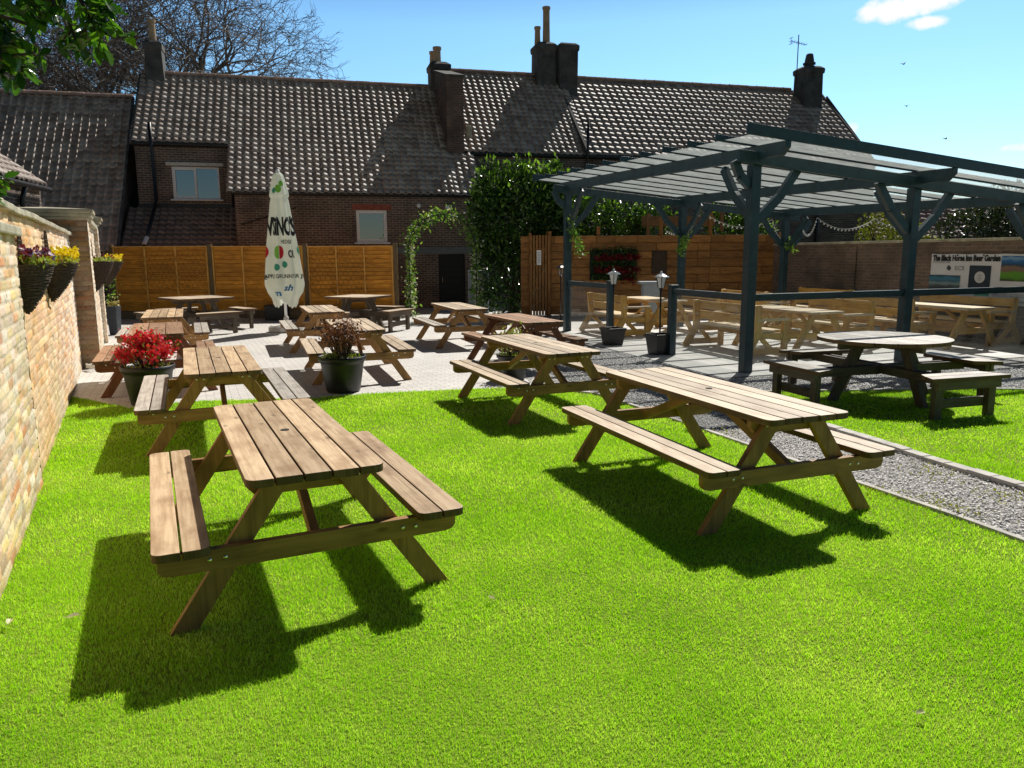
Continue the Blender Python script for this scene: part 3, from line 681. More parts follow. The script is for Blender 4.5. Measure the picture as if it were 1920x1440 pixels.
# pier between the sections
V, F, c = brickface(-.85, .27, -.05, 2.36, facing(9.2, -1), 6, True); c *= np.array([.42, .36, .30]); npmesh('pier', V, F, MAT['oldwall'], lw, c)  # camera-facing side darkened: its shade is put into the brick colour
V, F, c = brickface(9.2, 10.0, -.05, 2.36, fcol(.27), 7, False); npmesh('pier', V, F, MAT['oldwall'], lw, c)
mb = MB(); mb.box((-.29, 9.61, 1.17), (1.1, .77, 2.36)); mb.build('pier', MAT['brick_wall'], lw)
cap('pier_cap', -.85, .27, 9.2, 10.0, 2.36)
# far section
V, F, c = brickface(10.0, 13.2, -.05, 2.33, fcol(.23), 8, False, step=.03); npmesh('wall', V, F, MAT['oldwall'], lw, c)
mb = MB(); mb.box((-.0, 11.6, 1.15), (.42, 3.2, 2.34)); mb.build('wall', MAT['brick_wall'], lw)
mb = MB(); mb.box((.06, 11.6, 2.37), (.5, 3.18, .09)); mb.build('coping', MAT['stone'], lw, bevel=.012)
V, F, c = brickface(13.2, 13.9, -.05, 2.42, fcol(.30), 9, False, step=.03); npmesh('pier', V, F, MAT['oldwall'], lw, c)
V, F, c = brickface(-.3, .30, -.05, 2.42, facing(13.2, -1), 10, False, step=.03); npmesh('pier', V, F, MAT['oldwall'], lw, c)
mb = MB(); mb.box((-.01, 13.56, 1.2), (.6, .67, 2.42)); mb.build('pier', MAT['brick_wall'], lw)
cap('pier_cap', -.3, .30, 13.2, 13.9, 2.42)

# wicker wall baskets with flowers
def basket(s, o, z, rad, depth, lab, flowers):
    x, y = wallpt(s, o); t = thing('wall_basket', lab, 'flower basket', (x, y, z), WROT, 'wicker flower baskets on the brick wall')
    # half cone, local x outwards, y along wall
    mb = MB(); n = 13
    def ring(r, zz): return [(max(.0, r * math.cos(-PI / 2 + PI * i / (n - 1))) * .8, r * math.sin(-PI / 2 + PI * i / (n - 1)), zz) for i in range(n)]
    prof = [(rad, 0), (rad * .98, -.02), (rad * .82, -depth * .3), (rad * .55, -depth * .62), (rad * .24, -depth * .9), (rad * .08, -depth)]
    V = []; F = []
    for r, zz in prof: V += ring(r, zz)
    for i in range(len(prof) - 1):
        for j in range(n - 1): F.append((i * n + j, (i + 1) * n + j, (i + 1) * n + j + 1, i * n + j + 1))
    F.append(tuple(range(n))); mb.add(V, F)
    # woven bands
    for k in range(26):
        f = k / 25; zz = -depth * f; r = np.interp(f, [0, .3, .62, .9, 1], [rad, rad * .82, rad * .55, rad * .24, rad * .08]) + .006
        mb.tube([(p[0] + random.uniform(0, .006), p[1], p[2] + random.uniform(-.006, .006)) for p in ring(r, zz)], .0075, 4)
    mb.build('basket', MAT['wicker'], t)
    mb = MB()   # lattice back plate rising above the rim
    for i in range(9):
        y0 = -rad * .9 + i * rad * .225; mb.tube([(.012, y0, -.05), (.012, y0 * .35, rad * .95)], .006, 4)
    for k in range(7): zz = k * rad * .14; mb.tube([(.014, -rad * .9 + zz * .55, zz), (.014, rad * .9 - zz * .55, zz)], .006, 4)
    mb.build('back_lattice', MAT['wicker'], t)
    P = [(random.uniform(.02, rad * .75), random.uniform(-rad * .9, rad * .9), random.uniform(-.01, .05)) for _ in range(260)]
    V, F = leaves(P, .05, .025, up=.9); npmesh('foliage', V, F, MAT['palegreen'], t)
    for matn, y0, y1, k, hh in flowers:
        P = [(random.uniform(.03, rad * .78), random.uniform(y0, y1) * rad, random.uniform(.03, hh)) for _ in range(k)]
        V, F = leaves(P, .04, .036, up=.3); npmesh('blossom', V, F, MAT[matn], t)
basket(2.45, .01, 1.71, .28, .38, 'wicker wall basket with purple, yellow and blue pansies nearest the camera', [('purple', -.7, -.1, 90, .14), ('yellow', -.5, .1, 50, .06), ('blue', .2, .75, 120, .11)])
basket(4.8, .01, 1.71, .36, .40, 'wicker wall basket brimming with bright yellow pansies just before the middle pier', [('yellow', -.8, .95, 420, .15), ('paleflower', -.9, .9, 60, .04)])
basket(10.6, .24, 1.70, .42, .52, 'dark wicker wall basket with few purple blooms just past the middle pier', [('purple', -.4, .4, 40, .12), ('paleflower', 0, .9, 50, .04)])
basket(13.55, .36, 1.68, .44, .5, 'farthest wicker wall basket with yellow pansies beside the fence', [('yellow', -.9, .9, 420, .14)])

# ------------------------------------------------------------------ picnic tables
def bolt_mesh():
    mb = MB(); mb.sphere((0, 0, 0), .011, 10, 6, sq=(1, .55, 1)); me_o = mb.build('bolt', MAT['bolt'], smooth=True); me = me_o.data; bpy.data.objects.remove(me_o); return me
BOLT = bolt_mesh()
def bolt(parent, p, rz=0):
    o = link('bolt', BOLT, parent); o.location = p; o.rotation_euler = (0, 0, rz)

def picnic_table(x, y, a, L, lab, grp, planks=5, top='wood_top', leg='wood_leg', seat=None, bolts=True, hole=True, sc=1.0, style=0):
    t = thing('picnic_table', lab, 'picnic table', (x, y, 0), a, grp); t.scale = (1, 1, sc); seat = seat or top
    TW, S, SH, SW = .66, .75, .46, .25; hl = L / 2; g = .009
    pw = (TW - g * (planks - 1)) / planks; mb = MB()
    for i in range(planks):
        cx = -TW / 2 + pw / 2 + i * (pw + g); jit = random.uniform(-.004, .004)
        cor = (1, 0, 0, 1) if i == 0 else ((0, 1, 1, 0) if i == planks - 1 else (0, 0, 0, 0))
        mb.prism(rounded(pw, L + 2 * jit, .055, cor, 4, cx, 0), S - .042, S + random.uniform(-.0015, .0015), ulen=1, emi=1)
    mb.build('tabletop', [MAT[top], MAT['edge']], t, bevel=.004)
    if hole:
        mb = MB(); mb.lathe([(.026, S - .045), (.026, S + .0025)], 14, (0, 0, 0)); mb.build('parasol_hole_shade', MAT['dark'], t)  # solid dark plug: the hole's inner shade is painted, nothing is cut
    for sx in (-1, 1):
        mb = MB(); w2 = (SW - g) / 2
        for k in range(2):
            cx = sx * (.75 - w2 / 2 - k * (w2 + g)); outer = k == 0
            cor = ((1, 0, 0, 1) if sx < 0 else (0, 1, 1, 0)) if outer else ((0, 1, 1, 0) if sx < 0 else (1, 0, 0, 1))
            mb.prism(rounded(w2, L + random.uniform(-.006, .006), .04, cor, 3, cx, 0), SH - .042, SH + random.uniform(-.0015, .0015), ulen=1, emi=1)
        mb.build('bench_seat', [MAT[seat], MAT['edge']], t, bevel=.004)
    for sy in (-1, 1):
        yl = sy * (hl - .165); yb = sy * (hl - .118)
        for sx in (-1, 1):
            mb = MB(); # leg as parallelogram with level foot
            f0, f1, z1 = .705, .225, S - .045; w_ = .125
            out = [(sx * f0, 0), (sx * (f0 - w_), 0), (sx * (f1 - w_), z1), (sx * f1, z1)]
            if sx > 0: out = out[::-1]
            mb.prism(out, -.0235, .0235, lambda u, v, z, yl=yl: (u, yl - z, v), ulen=1)
            mb.build('leg', MAT[leg], t, bevel=.004)
        mb = MB(); r_ = .035   # seat beam with rounded lower corners
        out = [(-.73, .415), (-.73, .345)] + [(-.73 + .06 * (1 - math.cos(q)), .345 - .035 * math.sin(q)) for q in (R(45), R(90))] + [(.73 - .06 * (1 - math.cos(q)), .345 - .035 * math.sin(q)) for q in (R(90), R(45))] + [(.73, .345), (.73, .415)]
        mb.prism(out, -.0225, .0225, lambda u, v, z, yb=yb: (u, yb - z, v), ulen=0)
        sb = mb.build('seat_beam', MAT[leg], t, bevel=.004)
        mb = MB()
        if style == 0: out = [(-.31, S - .045), (-.31, S - .09), (-.27, S - .135), (.27, S - .135), (.31, S - .09), (.31, S - .045)]
        else: out = [(-.32, S - .045), (-.24, S - .15), (.24, S - .15), (.32, S - .045)]
        yt = sy * (hl - (.212 if style == 0 else .116))
        mb.prism(out, -.0225, .0225, lambda u, v, z, yt=yt: (u, yt - z, v), ulen=0)
        tb = mb.build('top_beam', MAT[leg], t, bevel=.004)
        mb = MB(); mb.board((0, sy * (hl - .17), .36), (0, sy * .12, S - .06), .07, .045, up=(1, 0, 0)); mb.build('brace', MAT[leg], t, bevel=.003)
        if bolts:
            ye = yb + sy * .024
            for bx, bz in ((-.60, .40), (-.505, .365), (-.435, .368), (.60, .40), (.505, .365), (.435, .368)): bolt(sb, (bx, ye, bz))
            yl2 = yl + sy * .0245 if style == 0 else yt + sy * .024
            for bx in (-.225, -.165, .165, .225): bolt(tb, (bx, yl2, S - .072 if style == 0 else S - .10))
    return t
G1 = 'wooden picnic tables on the lawn and patio'
picnic_table(-1.353, 4.372, .444, 1.98, 'brown five-plank picnic table at the front left, nearest the camera', G1)
picnic_table(1.505, 5.668, .361, 2.18, 'long picnic table at the front right on the lawn beside the gravel path', G1, top='wood_pale')
picnic_table(-3.005, 7.65, .408, 2.15, 'picnic table with pale grey seats half on the lawn, behind the front left table', G1, seat='wood_grey')
picnic_table(.28, 8.774, .39, 2.0, 'greenish legged picnic table in the centre on the lawn edge, casting a shadow on grass', G1, top='wood_pale')
picnic_table(-4.95, 10.5, .42, 1.95, 'three-plank reddish picnic table by the brick wall, behind the red azalea', G1, planks=3, top='wood_red', leg='wood_redleg', style=1, sc=1.06)
picnic_table(-6.45, 14.0, .40, 2.2, 'picnic table by the brick wall in front of the far left square table', G1, seat='wood_grey', hole=False)
picnic_table(-3.76, 14.9, .354, 2.05, 'picnic table with pale seats beside the white parasol', G1, top='wood_pale', seat='wood_grey', hole=False)
picnic_table(-2.393, 11.38, .324, 2.06, 'picnic table on the paving directly behind the bronze-leaved potted plant', G1, top='wood_pale', hole=False)
picnic_table(-1.093, 15.46, .33, 2.15, 'picnic table on the paving in front of the flowered garden arch', G1, top='wood_pale', seat='wood_grey', hole=False)
picnic_table(.169, 12.36, .391, 1.85, 'red-brown picnic table on the paving near the pergola, behind the centre table', G1, top='wood_red', leg='wood_redleg', style=1, hole=False)

def eight_seater(x, y, a, top_size, rnd, lab, cat, dist, topm='wood_grey', legm='wood_greyleg', sc=1.0, grp=None, blen=1.12):
    t = thing('round_table' if rnd else 'square_table', lab, cat, (x, y, 0), a, grp); t.scale = (1, 1, sc)
    S, SH = .75, .46; mb = MB(); npl = 8 if rnd else 6; Rr = top_size / 2; pw = top_size / npl; g = .008
    for i in range(npl):
        x0, x1 = -Rr + i * pw + g / 2, -Rr + (i + 1) * pw - g / 2
        if rnd:
            xs = np.linspace(x0, x1, 6); up_ = [(q, math.sqrt(max(0, Rr * Rr - q * q))) for q in xs]
            out = [(q, -h) for q, h in up_] + [(q, h) for q, h in up_[::-1]]
            out = [p for k, p in enumerate(out) if k == 0 or (Vector(p) - Vector(out[k - 1])).length > 1e-4]
        else: out = rounded(x1 - x0, top_size, .04, (0, 0, 0, 0), 3, (x0 + x1) / 2, 0)
        mb.prism(out, S - .045, S, ulen=1, emi=1)
    mb.build('tabletop', [MAT[topm], MAT['edge']], t, bevel=.004)
    for k in range(4):
        an = k * PI / 2; M = Matrix.Rotation(an, 3, 'Z'); T = lambda p: M @ Vector(p)
        mb = MB()
        mb.prism([(-blen / 2, -.0), (blen / 2, 0), (blen / 2 - .06, .145), (-blen / 2 + .06, .145)], SH - .042, SH, lambda u, v, z: T((u, -dist - .155 + v, z)), emi=1)
        mb.prism([(-blen / 2 + .06, .153), (blen / 2 - .06, .153), (blen / 2 - .14, .30), (-blen / 2 + .14, .30)], SH - .042, SH, lambda u, v, z: T((u, -dist - .155 + v, z)), emi=1)
        bs = mb.build('bench_seat', [MAT[topm], MAT['edge']], t, bevel=.004)
        for sx in (-1, 1):
            mb = MB(); mb.board(T((sx * blen * .34, -dist - .06, 0)), T((sx * blen * .34, -dist - .06, SH - .043)), .095, .07, up=T((0, 1, 0))); mb.build('bench_leg', MAT[legm], t, bevel=.004)
        mb = MB(); mb.board(T((-blen * .34, -dist - .02, .16)), T((blen * .34, -dist - .02, .16)), .045, .1); mb.board(T((-blen * .40, -dist - .115, SH - .09)), T((blen * .40, -dist - .115, SH - .09)), .045, .09); mb.build('bench_rail', MAT[legm], t, bevel=.003)
        mb = MB()
        out = [(.62, 0), (.74, 0), (.40, S - .047), (.28, S - .047)]
        mb.prism(out, -.035, .035, lambda u, v, z: T((z, -u, v)), ulen=1); mb.build('leg', MAT[legm], t, bevel=.004)
    for k in range(2):
        mb = MB(); M = Matrix.Rotation(k * PI / 2, 3, 'Z')
        for q in (-.06, .06): mb.board(M @ Vector((q, -dist - .04, SH - .095 - .003 * k)), M @ Vector((q, dist + .04, SH - .095 - .003 * k)), .045, .1)
        mb.board(M @ Vector((0, -Rr * .85, S - .09 - k * .002)), M @ Vector((0, Rr * .85, S - .09 - k * .002)), .05, .08); mb.build('frame_beam', MAT[legm], t, bevel=.003)
    return t
eight_seater(4.52, 9.12, R(16), 1.50, True, 'round wooden table with four benches on the grass at the right', 'picnic table', 1.15, blen=1.05)
G2 = 'square tables with four benches by the fence'
eight_seater(-7.62, 18.3, R(45), 1.32, False, 'square bench table turned cornerwise, left of the parasol by the fence', 'picnic table', 1.12, 'wood_pale', 'wood_greyleg', 1.08, G2)
eight_seater(-3.72, 18.4, R(-24), 1.16, False, 'square bench table against the fence, right of the parasol', 'picnic table', 1.08, 'wood_pale', 'wood_greyleg', 1.08, G2)
# ------------------------------------------------------------------ potted plants
def pot_profile(r, h): return [(r * .68, 0), (r * .72, .02), (r * .9, h * .78), (r * .93, h * .86), (r, h * .87), (r * 1.02, h), (r * .95, h), (r * .9, h * .9)]
def potted(x, y, r, h, lab, kind):
    t = thing('potted_plant', lab, 'potted plant', (x, y, 0)); mb = MB(); mb.lathe(pot_profile(r, h), 32, capt=False); mb.build('pot', MAT['black'], t, smooth=True)
    mb = MB(); mb.lathe([(r * .91, h * .9), (r * .5, h * .93)], 24, capb=False); mb.build('soil', MAT['soil'], t)
    mb = MB(); rnd = random.Random(int(x * 1000)); tips = []
    hh = {'azalea': .38, 'bronze': .50, 'pale': .36}[kind]
    for k in range({'azalea': 46, 'bronze': 60, 'pale': 26}[kind]):
        a = rnd.uniform(0, 2 * PI); sp = rnd.uniform(.1, 1.0) * r * (1.05 if kind == 'azalea' else .95); up_ = hh * rnd.uniform(.55, 1.0) * (1.15 - .45 * (sp / r) ** 2)
        p0 = Vector((math.cos(a) * r * .25, math.sin(a) * r * .25, h * .9)); p2 = Vector((math.cos(a) * sp, math.sin(a) * sp, h * .9 + up_)); p1 = (p0 + p2) / 2 + Vector((rnd.uniform(-.04, .04), rnd.uniform(-.04, .04), .05))
        mb.tube([p0, p1, p2], [.006, .004, .002], 4); tips += [p2, p1 * .35 + p2 * .65, p1 * .7 + p2 * .3]
    mb.build('stem', MAT['twig'], t)
    def cloud(n, s): return [tips[rnd.randrange(len(tips))] + Vector((rnd.gauss(0, s), rnd.gauss(0, s), rnd.gauss(0, s))) for _ in range(n)]
    if kind == 'azalea':
        V, F = leaves([p for p in cloud(2300, .045)], .042, .034); npmesh('blossom', V, F, MAT['azalea'], t)
        V, F = leaves(cloud(420, .06), .045, .02); npmesh('foliage', V, F, MAT['azalea_leaf'], t)
    elif kind == 'bronze':
        V, F = leaves(cloud(1500, .05), .04, .02); npmesh('foliage', V, F, MAT['darkplant'], t)
        P = [(rnd.gauss(-.12, .05), rnd.gauss(-.16, .05), h * .93 + abs(rnd.gauss(.03, .03))) for _ in range(130)]; V, F = leaves(P, .05, .03, up=.7); npmesh('foliage', V, F, MAT['palegreen'], t)
    else:
        V, F = leaves(cloud(220, .045), .05, .025); npmesh('foliage', V, F, MAT['palegreen'], t)
        V, F = leaves(cloud(240, .05), .045, .03); npmesh('blossom', V, F, MAT['paleflower'], t)
    P = [(rnd.uniform(-1, 1) * r * .8, rnd.uniform(-1, 1) * r * .8, h * .92 + rnd.uniform(0, .03)) for _ in range(120)]
    P = [p for p in P if math.hypot(p[0], p[1]) < r * .88]; V, F = leaves(P, .045, .022, up=.8); npmesh('ground_leaf', V, F, MAT['palegreen'], t)
    return t
potted(-4.42, 9.05, .305, .48, 'round black pot of bright red azalea beside the brick wall', 'azalea')
potted(-2.24, 9.86, .31, .47, 'round black pot of bronze-leaved shrub at the lawn edge', 'bronze')
potted(.02, 10.75, .24, .36, 'black pot of cream flowers beneath the centre table', 'pale')
# tall square planter by the far wall end
t = thing('tall_planter', 'tall grey square planter with straggly climber at the far end of the brick wall', 'planter', (-9.22, 17.5, 0))
mb = MB(); mb.add([(-.09, -.09, 0), (.09, -.09, 0), (.09, .09, 0), (-.09, .09, 0), (-.12, -.12, .66), (.12, -.12, .66), (.12, .12, .66), (-.12, .12, .66)], [(3, 2, 1, 0), (0, 1, 5, 4), (1, 2, 6, 5), (2, 3, 7, 6), (3, 0, 4, 7), (4, 5, 6, 7)]); mb.build('pot', plain('slate_planter', (.07, .085, .10), .5), t, bevel=.008)
P = [(random.gauss(0, .06), random.gauss(0, .06), .66 + abs(random.gauss(0, .07))) for _ in range(110)]; V, F = leaves(P, .06, .035); npmesh('foliage', V, F, MAT['paleflower'], t)
P = [(random.gauss(-.02, .07), random.gauss(0, .07), random.uniform(.75, 1.6)) for _ in range(90)]; V, F = leaves(P, .07, .035); npmesh('foliage', V, F, MAT['climber'], t)
mb = MB(); mb.tube([(-.05, 0, .7), (-.02, 0, 1.8)], .008, 4); mb.build('stem', MAT['twig'], t)
# coil of pale hose at the pier foot
mb = MB(); pts = []
for k in range(90): a = k * .42; rr = .13 + .025 * math.sin(k * 1.7); pts.append((rr * math.cos(a), rr * math.sin(a) * .9, .03 + .02 * (k % 9) / 3 + .03 * math.sin(k * .9) ** 2))
mb.tube(pts, .012, 5); o = mb.build('garden_hose', MAT['lintel'], smooth=True); o.location = (-6.62, 11.9, 0); tag(o, 'coiled pale hose on the ground at the foot of the middle pier', 'hose')

# ------------------------------------------------------------------ closed parasol
PX, PY = -5.38, 18.0
t = thing('parasol', 'tall closed white parasol with printed lettering and apples', 'parasol', (PX, PY, 0))
mb = MB(); mb.lathe([(.40, 0), (.42, .03), (.42, .10), (.36, .15), (.06, .17), (.06, .34), (.035, .36)], 28); mb.build('base', MAT['base'], t, smooth=False, bevel=.01)
mb = MB(); mb.tube([(0, 0, .15), (0, 0, 3.6)], .032, 12); mb.build('pole', MAT['white'], t, smooth=True)
CZ = [.68, .74, .82, .95, 1.10, 1.3, 1.7, 2.1, 2.5, 2.85, 3.06, 3.10, 3.12, 3.2, 3.4, 3.6, 3.66, 3.69]
CR = [.23, .27, .28, .38, .42, .40, .36, .32, .27, .225, .20, .19, .225, .215, .175, .125, .085, .02]
def can_r(z, th):
    r = float(np.interp(z, CZ, CR)); k = float(np.interp(z, [.68, 1.1, 3.0, 3.1, 3.6], [.13, .13, .10, .05, .05]))
    return r * (1 + k * math.cos(8 * th + .5) + .35 * k * math.sin(3 * th + z * 1.3))
ZS = np.concatenate([np.linspace(.68, 3.09, 44), np.linspace(3.1, 3.69, 16)]); nT = 96; V = []; F = []
for i, z in enumerate(ZS):
    for j in range(nT):
        th = 2 * PI * j / nT; r = can_r(z, th); zz = z
        if i < 8: zz = z - .12 * (1 - i / 8) * math.cos(th * 2 + .9) + (.02 * math.cos(24 * th) if i == 0 else 0)
        V.append((r * math.cos(th), r * math.sin(th), zz))
for i in range(len(ZS) - 1):
    for j in range(nT): F.append((i * nT + j, i * nT + (j + 1) % nT, (i + 1) * nT + (j + 1) % nT, (i + 1) * nT + j))
mb = MB(); mb.add(V, F); mb.f.append(list(range((len(ZS) - 1) * nT, len(ZS) * nT))); mb.uv.append([(0, 0)] * nT); mb.mi.append(0)
m, nt, b, o = new_mat('parasol_canvas'); v = coords(nt)
c = ramp(nt, noise(nt, v, 1.6, 4), [(.35, (.80, .84, .76)), (.6, (.90, .91, .80)), (.8, (.86, .89, .90))]); nt.links.new(c, b.inputs['Base Color']); b.inputs['Roughness'].default_value = .75
tr = nt.nodes.new('ShaderNodeBsdfTranslucent'); nt.links.new(c, tr.inputs[0]); mx = nt.nodes.new('ShaderNodeMixShader'); mx.inputs[0].default_value = .5
nt.links.new(b.outputs[0], mx.inputs[1]); nt.links.new(tr.outputs[0], mx.inputs[2]); nt.links.new(mx.outputs[0], o.inputs[0]); MAT['canvas'] = m
canopy = mb.build('canopy', MAT['canvas'], t, smooth=True)
mb = MB(); mb.sphere((0, 0, 3.7), .05, 10, 6); mb.build('finial', MAT['white'], t, smooth=True)

def text_mesh(body, size, extrude=0.0, align='CENTER', shear=0, bold=0.0, spacing=1.0, wid=None):
    cu = bpy.data.curves.new('txt', 'FONT'); cu.body = body; cu.size = size; cu.align_x = align; cu.extrude = extrude; cu.shear = shear; cu.offset = bold; cu.space_character = spacing; cu.resolution_u = 3
    ob = bpy.data.objects.new('txt', cu); COL.objects.link(ob); dg = bpy.context.evaluated_depsgraph_get(); dg.update()
    me = bpy.data.meshes.new_from_object(ob.evaluated_get(dg)); bpy.data.objects.remove(ob); bpy.data.curves.remove(cu)
    if wid:
        xs = [v.co.x for v in me.vertices]; k = wid / (max(xs) - min(xs)); c_ = (max(xs) + min(xs)) / 2
        for v in me.vertices: v.co.x = (v.co.x - c_) * k
    return me
INK = {k: plain('ink_' + k, c, .7, var=.08) for k, c in dict(black=(.012, .014, .016), red=(.55, .01, .02), green=(.22, .55, .06), teal=(.05, .35, .22), blue=(.03, .16, .34), white=(.8, .8, .8), grey=(.25, .25, .28), navy=(.02, .035, .055)).items()}
TH0 = math.atan2(-PY, -PX)
def on_canopy(me, z0, name, ink, th=0.0, parent=canopy, off=.008, sub=True):
    bm = bmesh.new(); bm.from_mesh(me); bmesh.ops.triangulate(bm, faces=bm.faces)
    for _ in range(1): bmesh.ops.subdivide_edges(bm, edges=[e for e in bm.edges if e.calc_length() > .05], cuts=1)
    bmesh.ops.triangulate(bm, faces=bm.faces)
    for v in bm.verts:
        z = z0 + v.co.y; r0 = float(np.interp(z, CZ, CR)); a = TH0 + th + v.co.x / r0; r = can_r(z, a) + off; v.co = (r * math.cos(a), r * math.sin(a), z)
    me2 = bpy.data.meshes.new(name); bm.to_mesh(me2); bm.free(); me2.materials.append(INK[ink]); return link(name, me2, parent)
on_canopy(text_mesh("VSiNO'S", .56, bold=.022, spacing=.9, wid=.70), 2.26, 'lettering', 'black')
on_canopy(text_mesh("HEDGEP", .12, bold=.003, wid=.26), 2.06, 'lettering', 'black', .35)
on_canopy(text_mesh("OR", .24, bold=.008, wid=.2), 1.74, 'lettering', 'black', .62)
on_canopy(text_mesh("APPLE GRUNNY OR JILL", .125, bold=.003, wid=1.02), 1.27, 'lettering', 'black', .15)
on_canopy(text_mesh("APPLE", .125, bold=.003, wid=.3), 1.24, 'lettering', 'black', -1.35)
def disc_mesh(rx, ry, half=0, n=24):
    bm = bmesh.new(); a0, a1 = (0, 2 * PI) if not half else ((-PI / 2, PI / 2) if half > 0 else (PI / 2, 1.5 * PI))
    rings = []
    for k in range(1, 5): rings.append([bm.verts.new((rx * k / 4 * math.cos(a0 + (a1 - a0) * i / n), ry * k / 4 * math.sin(a0 + (a1 - a0) * i / n), 0)) for i in range(n + 1)])
    c = bm.verts.new((0, 0, 0))
    for i in range(n): bm.faces.new((c, rings[0][i], rings[0][i + 1]))
    for k in range(3):
        for i in range(n): bm.faces.new((rings[k][i], rings[k + 1][i], rings[k + 1][i + 1], rings[k][i + 1]))
    me = bpy.data.meshes.new('d'); bm.to_mesh(me); bm.free(); return me
on_canopy(disc_mesh(.10, .15, -1), 1.86, 'apple_print', 'green', -.22); on_canopy(disc_mesh(.10, .15, 1), 1.86, 'apple_print', 'red', -.2)
on_canopy(disc_mesh(.10, .15), 1.86, 'apple_print', 'red', -1.25); on_canopy(disc_mesh(.08, .12), 1.9, 'apple_print', 'teal', 1.3)
for th, z, k, ink in ((-.1, 3.3, .07, 'green'), (-.6, 3.26, .05, 'teal'), (.3, 3.42, .05, 'green'), (.1, 1.58, .06, 'teal'), (-.35, 1.52, .06, 'teal')): on_canopy(disc_mesh(k, k * 1.3), z, 'leaf_print', ink, th)
on_canopy(text_mesh("sh", .2, bold=.008, shear=.3), .98, 'lettering', 'blue', .2); on_canopy(text_mesh("m", .2, bold=.008, shear=.3), .86, 'lettering', 'blue', -.45)

# ------------------------------------------------------------------ waney-lap fence behind the patio
ft = thing('panel_fence', 'orange brown overlap panel fence behind the parasol and square tables', 'fence', (-7.4, 22, 0))
fx = [-11.5, -8.66, -5.92, -3.33]; ftop = [2.03, 2.02, 2.0, 1.96]
for i, x in enumerate(fx):
    mb = MB(); mb.box((x, 22.02, 1.04), (.11, .11, 2.16)); mb.build('post', MAT['fence_post'], ft, bevel=.006, world=True)
for i in range(3):
    x0, x1 = fx[i] + .06, fx[i + 1] - .06; z0, z1 = .22, ftop[i] + .02; mb = MB(); nb = 15
    for k in range(nb):
        za = z0 + (z1 - z0) * k / nb; zb = z0 + (z1 - z0) * (k + 1) / nb + .03
        mb.board((x0, 22.0, (za + zb) / 2), (x1, 22.0, (za + zb) / 2), .020, zb - za - random.uniform(.02, .034), up=(0, -.24, 1))
    mb.build('panel', MAT['fence'], ft, world=True)
    mb = MB()
    for k in range(4): xx = x0 + .03 + (x1 - x0 - .06) * k / 3; mb.board((xx, 21.965, z0), (xx, 21.965, z1), .05, .03, up=(0, 1, 0))
    mb.board((x0, 21.97, z1 + .015), (x1, 21.97, z1 + .015), .09, .025); mb.build('batten', MAT['batten'], ft, bevel=.004, world=True)
    mb = MB(); mb.box(((x0 + x1) / 2, 22.0, .105), (x1 - x0, .04, .23)); mb.build('gravel_board', MAT['fence_post'], ft, world=True)
# chicken wire on parts of the fence
for xa, xb, za, zb in ((-10.6, -8.75, .95, 1.95), (-5.8, -4.1, .75, 1.9)):
    mb = MB(); hs_ = .17; k = 0; z = za
    def nod(x_, z_): h1 = math.sin(round(x_ * 40) * 12.99 + round(z_ * 40) * 78.2) * 43758.5; h1 -= math.floor(h1); return (x_ + (h1 - .5) * .02, 21.93, z_ + (h1 * 7 % 1 - .5) * .016)
    while z < zb:
        x = xa + (k % 2) * hs_ * .433
        while x < xb:
            p = [nod(x + hs_ * .5 * math.cos(a), z + hs_ * .5 * math.sin(a)) for a in (R(90), R(150), R(210), R(270))]
            for q in range(3): mb.tube([p[q], p[q + 1]], 0.0034, 3, cap=False)
            x += hs_ * .866
        z += hs_ * .75; k += 1
    mb.build('wire_mesh', MAT['wire'], ft, world=True)

# dark low planting trough along the fence foot
mb = MB(); mb.box((-5.0, 21.6, .14), (3.4, .35, .28)); o = mb.build('timber_trough', MAT['fence_post'], bevel=.01); tag(o, 'long low dark timber trough along the fence foot behind the parasol', 'planter')
mb = MB(); mb.box((0, 0, .2), (.6, .4, .4)); mb.box((0, 0, .41), (.64, .44, .03)); o = mb.build('storage_crate', MAT['black'], bevel=.01); o.location = (-6.6, 21.3, 0); tag(o, 'black storage crate on the ground by the fence, left of the parasol pole', 'crate')

# ------------------------------------------------------------------ garden arch with climber
ar = thing('garden_arch', 'metal garden arch covered in green climber and white blossom by the dark door', 'garden arch', (-1.98, 22.3, 0))
mb = MB(); AX, AH, Rr = .97, 2.0, .97
for yy in (-.22, .22):
    pts = [(-AX, yy, 0), (-AX, yy, AH)] + [(-AX * math.cos(a), yy, AH + .92 * math.sin(a)) for a in np.linspace(.15, PI - .15, 12)] + [(AX, yy, AH), (AX, yy, 0)]
    mb.tube(pts, .014, 6)
for k in range(9): z = .2 + k * .22; [mb.tube([(sx * AX, -.22, z), (sx * AX, .22, z)], .008, 4) for sx in (-1, 1)]
mb.build('frame', MAT['blackmetal'], ar, smooth=True)
P = []; PB = []
for k in range(1750):
    u = random.random()
    if u < .36: x, z, s_ = -AX, random.uniform(.05, AH), .075
    elif u < .62: x, z, s_ = AX, random.uniform(.05, AH), .075
    else: a = random.uniform(0, PI); x, z, s_ = -AX * math.cos(a), AH + .92 * math.sin(a), .12
    q = (random.gauss(x, s_), random.uniform(-.28, .28), max(.03, random.gauss(z, s_)))
    (PB if (random.random() < (.34 if u < .62 else .10)) else P).append(q)
V, F = leaves(P, .12, .055, up=.1, droop=.2); npmesh('climber', V, F, MAT['climber'], ar)
V, F = leaves(PB, .075, .065, up=.2); npmesh('blossom', V, F, MAT['blossom_white'], ar)

